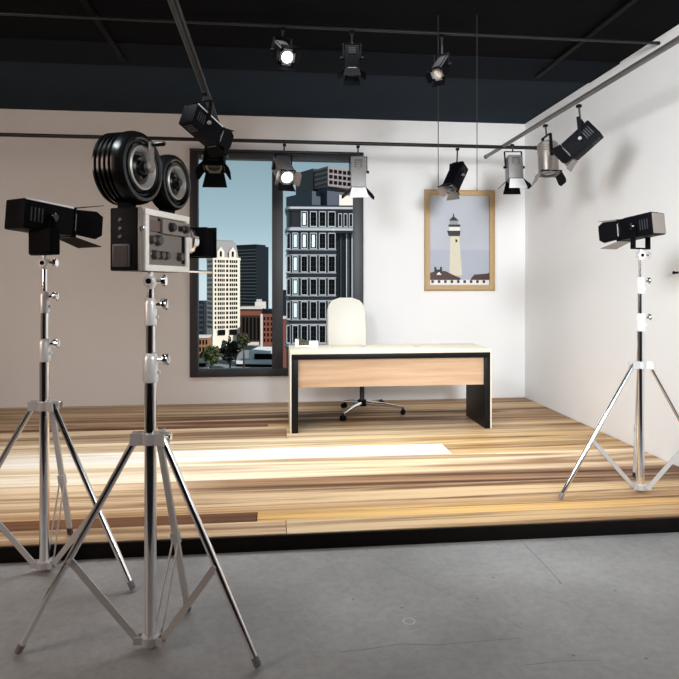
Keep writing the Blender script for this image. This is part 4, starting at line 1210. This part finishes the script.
for u in (362, 418):
    c = at_z(u, 346.6, DZ)
    c = Vector((c.x, min(max(c.y, DY0 + 0.1), DY1 - 0.08), DZ))
    m = MB(); m.lathe([(0.022, -0.002), (0.022, 0.003), (0.032, 0.004), (0.034, 0.0), (0.034, -0.002)], c, (0, 0, 1), 24, close=True); m.lathe([(0, 0.001), (0.022, 0.001), (0.022, -0.002), (0, -0.002)], c, (0, 0, 1), 24)
    m.build('cable_grommet', M['alu'], desk)

org = at_z(305, 347, DZ); ox, oy = at_d(296, 300, 5.62).x, DY1 - 0.12
oz = thing('desk_organizer', 'small white holder with olive cards on the desk\u2019s left end', 'desk organizer', (ox + 0.1, oy, DZ))
m = MB()
xe = [at_y(u, 300, oy).x for u in (295, 298.5, 309, 318)]
m.box((xe[0], oy - 0.04, DZ), (xe[1], oy + 0.04, DZ + 0.068), 0.002); m.box((xe[2], oy - 0.04, DZ), (xe[3], oy + 0.04, DZ + 0.05), 0.002); m.box((xe[1], oy - 0.04, DZ), (xe[2], oy + 0.04, DZ + 0.012), 0.001)
m.build('tray', M['white_leaf'], oz)
m = MB()
for i in range(5):
    xa = xe[1] + 0.004 + i * (xe[2] - xe[1] - 0.008) / 5
    m.box((xa, oy - 0.03, DZ + 0.0125), (xa + 0.014, oy + 0.03, DZ + 0.06 + 0.012 * math.sin(1 + i * 0.9)), 0.001)
m.build('cards', M['olive'], oz, smooth=False)

# ------------------------------------------------------------------ office chair
def chair():
    cx_, cy_ = at_d(362, 285, 6.16).x, at_d(362, 285, 6.16).y
    t = thing('office_chair', 'white high-backed swivel chair behind the cream desk', 'chair', (cx_, cy_, 0))
    B = Vector((cx_, cy_, 0))
    off = -0.135                                # the seat back sits left of the column
    # backrest: curved shell, faces the viewer
    m = MB(); bm = m.bm
    n, k = 15, 22
    zb, zt = 0.50, 1.155
    grid = []
    for j in range(k + 1):
        s_ = j / k
        z = zb + (zt - zb) * s_
        hw = 0.21 - 0.012 * abs(s_ - 0.45)
        cor = 0.15
        if z > zt - cor:
            q = (z - (zt - cor)) / cor; hw = hw - cor * 0.92 * (1 - math.sqrt(max(0, 1 - q * q)))
        row = []
        for i in range(n + 1):
            x = (i / n * 2 - 1)
            y = 0.27 + 0.09 * s_ - 0.045 * (x * x) * min(1.0, (1.0 - s_) * 4) - 0.035 * math.sin(s_ * math.pi)
            row.append(bm.verts.new(B + Vector((off + x * hw, y - 0.05, z))))
        grid.append(row)
    fs = [bm.faces.new((grid[j][i], grid[j][i + 1], grid[j + 1][i + 1], grid[j + 1][i])) for j in range(k) for i in range(n)]
    bmesh.ops.recalc_face_normals(bm, faces=fs)
    bmesh.ops.solidify(bm, geom=fs, thickness=0.035)
    bk = m.build('backrest', M['chair_white'], t, angle=60)
    m = MB()
    for z in (0.66, 0.8, 0.94):
        m.tube([B + Vector((off - 0.19 + 0.38 * i / 12, 0.27 + 0.09 * (z - zb) / (zt - zb) - 0.045 * ((i / 6 - 1) * 0.9) ** 2 - 0.035 * math.sin((z - zb) / (zt - zb) * math.pi) - 0.052, z)) for i in range(13)], 0.003, 6)
    m.build('seam', M['chair_white'], bk)
    m = MB(); m.box(B + Vector((off - 0.23, -0.22, 0.43)), B + Vector((off + 0.23, 0.22, 0.51)), 0.03); m.build('seat', M['chair_white'], t)
    m = MB(); m.box(B + Vector((off - 0.06, 0.17, 0.38)), B + Vector((off + 0.06, 0.27, 0.62)), 0.01); m.box(B + Vector((off - 0.1, -0.1, 0.40)), B + Vector((0.09, 0.2, 0.432)), 0.008); m.build('back_bracket', M['charcoal'], t)
    m = MB(); m.tube([B + Vector((0, 0, 0.09)), B + Vector((0, 0, 0.41))], 0.024, 18); m.build('column', M['charcoal'], t)
    m = MB(); m.lathe([(0, 0.075), (0.05, 0.075), (0.05, 0.1), (0.042, 0.135), (0, 0.135)], B, (0, 0, 1), 20); m.build('base_hub', M['black'], t)
    tips = [at_z(343, 421, 0.0), at_z(344, 408, 0.0), at_z(403, 414.5, 0.0), at_z(385, 404, 0.0)]
    for tp in tips:
        d = Vector((tp.x - B.x, tp.y - B.y, 0)); d = d * (min(d.length, 0.45) / d.length); e = B + d
        m = MB(); m.tube([B + d * 0.05 + Vector((0, 0, 0.105)), B + d * 0.5 + Vector((0, 0, 0.095)), e + Vector((0, 0, 0.07))], [0.024, 0.019, 0.014], 12); sp = m.build('spoke', M['chrome'], t)
        dn = d.normalized(); sd = Vector((-dn.y, dn.x, 0))
        m = MB()
        for s_ in (-1, 1): m.tube([e + sd * 0.006 * s_ + Vector((0, 0, 0.0265)), e + sd * 0.024 * s_ + Vector((0, 0, 0.0265))], 0.026, 16)
        m.tube([e + Vector((0, 0, 0.03)), e + Vector((0, 0, 0.075))], 0.009, 8)
        m.build('caster', M['black'], sp)
chair()

# small dark peg on the right wall at the picture's edge
r_ = ray(678, 272.6); pw = EYE + r_ * (2.88 / r_.x)
m = MB(); m.tube([pw + Vector((0.001, 0, 0)), pw + Vector((-0.03, 0.0, 0))], 0.008, 10); m.tube([pw + Vector((-0.03, 0, 0)), pw + Vector((-0.036, 0, 0))], 0.012, 10)
tag(m.build('wall_peg', M['black']), 'tiny black peg on the right wall behind the stand light', 'peg')
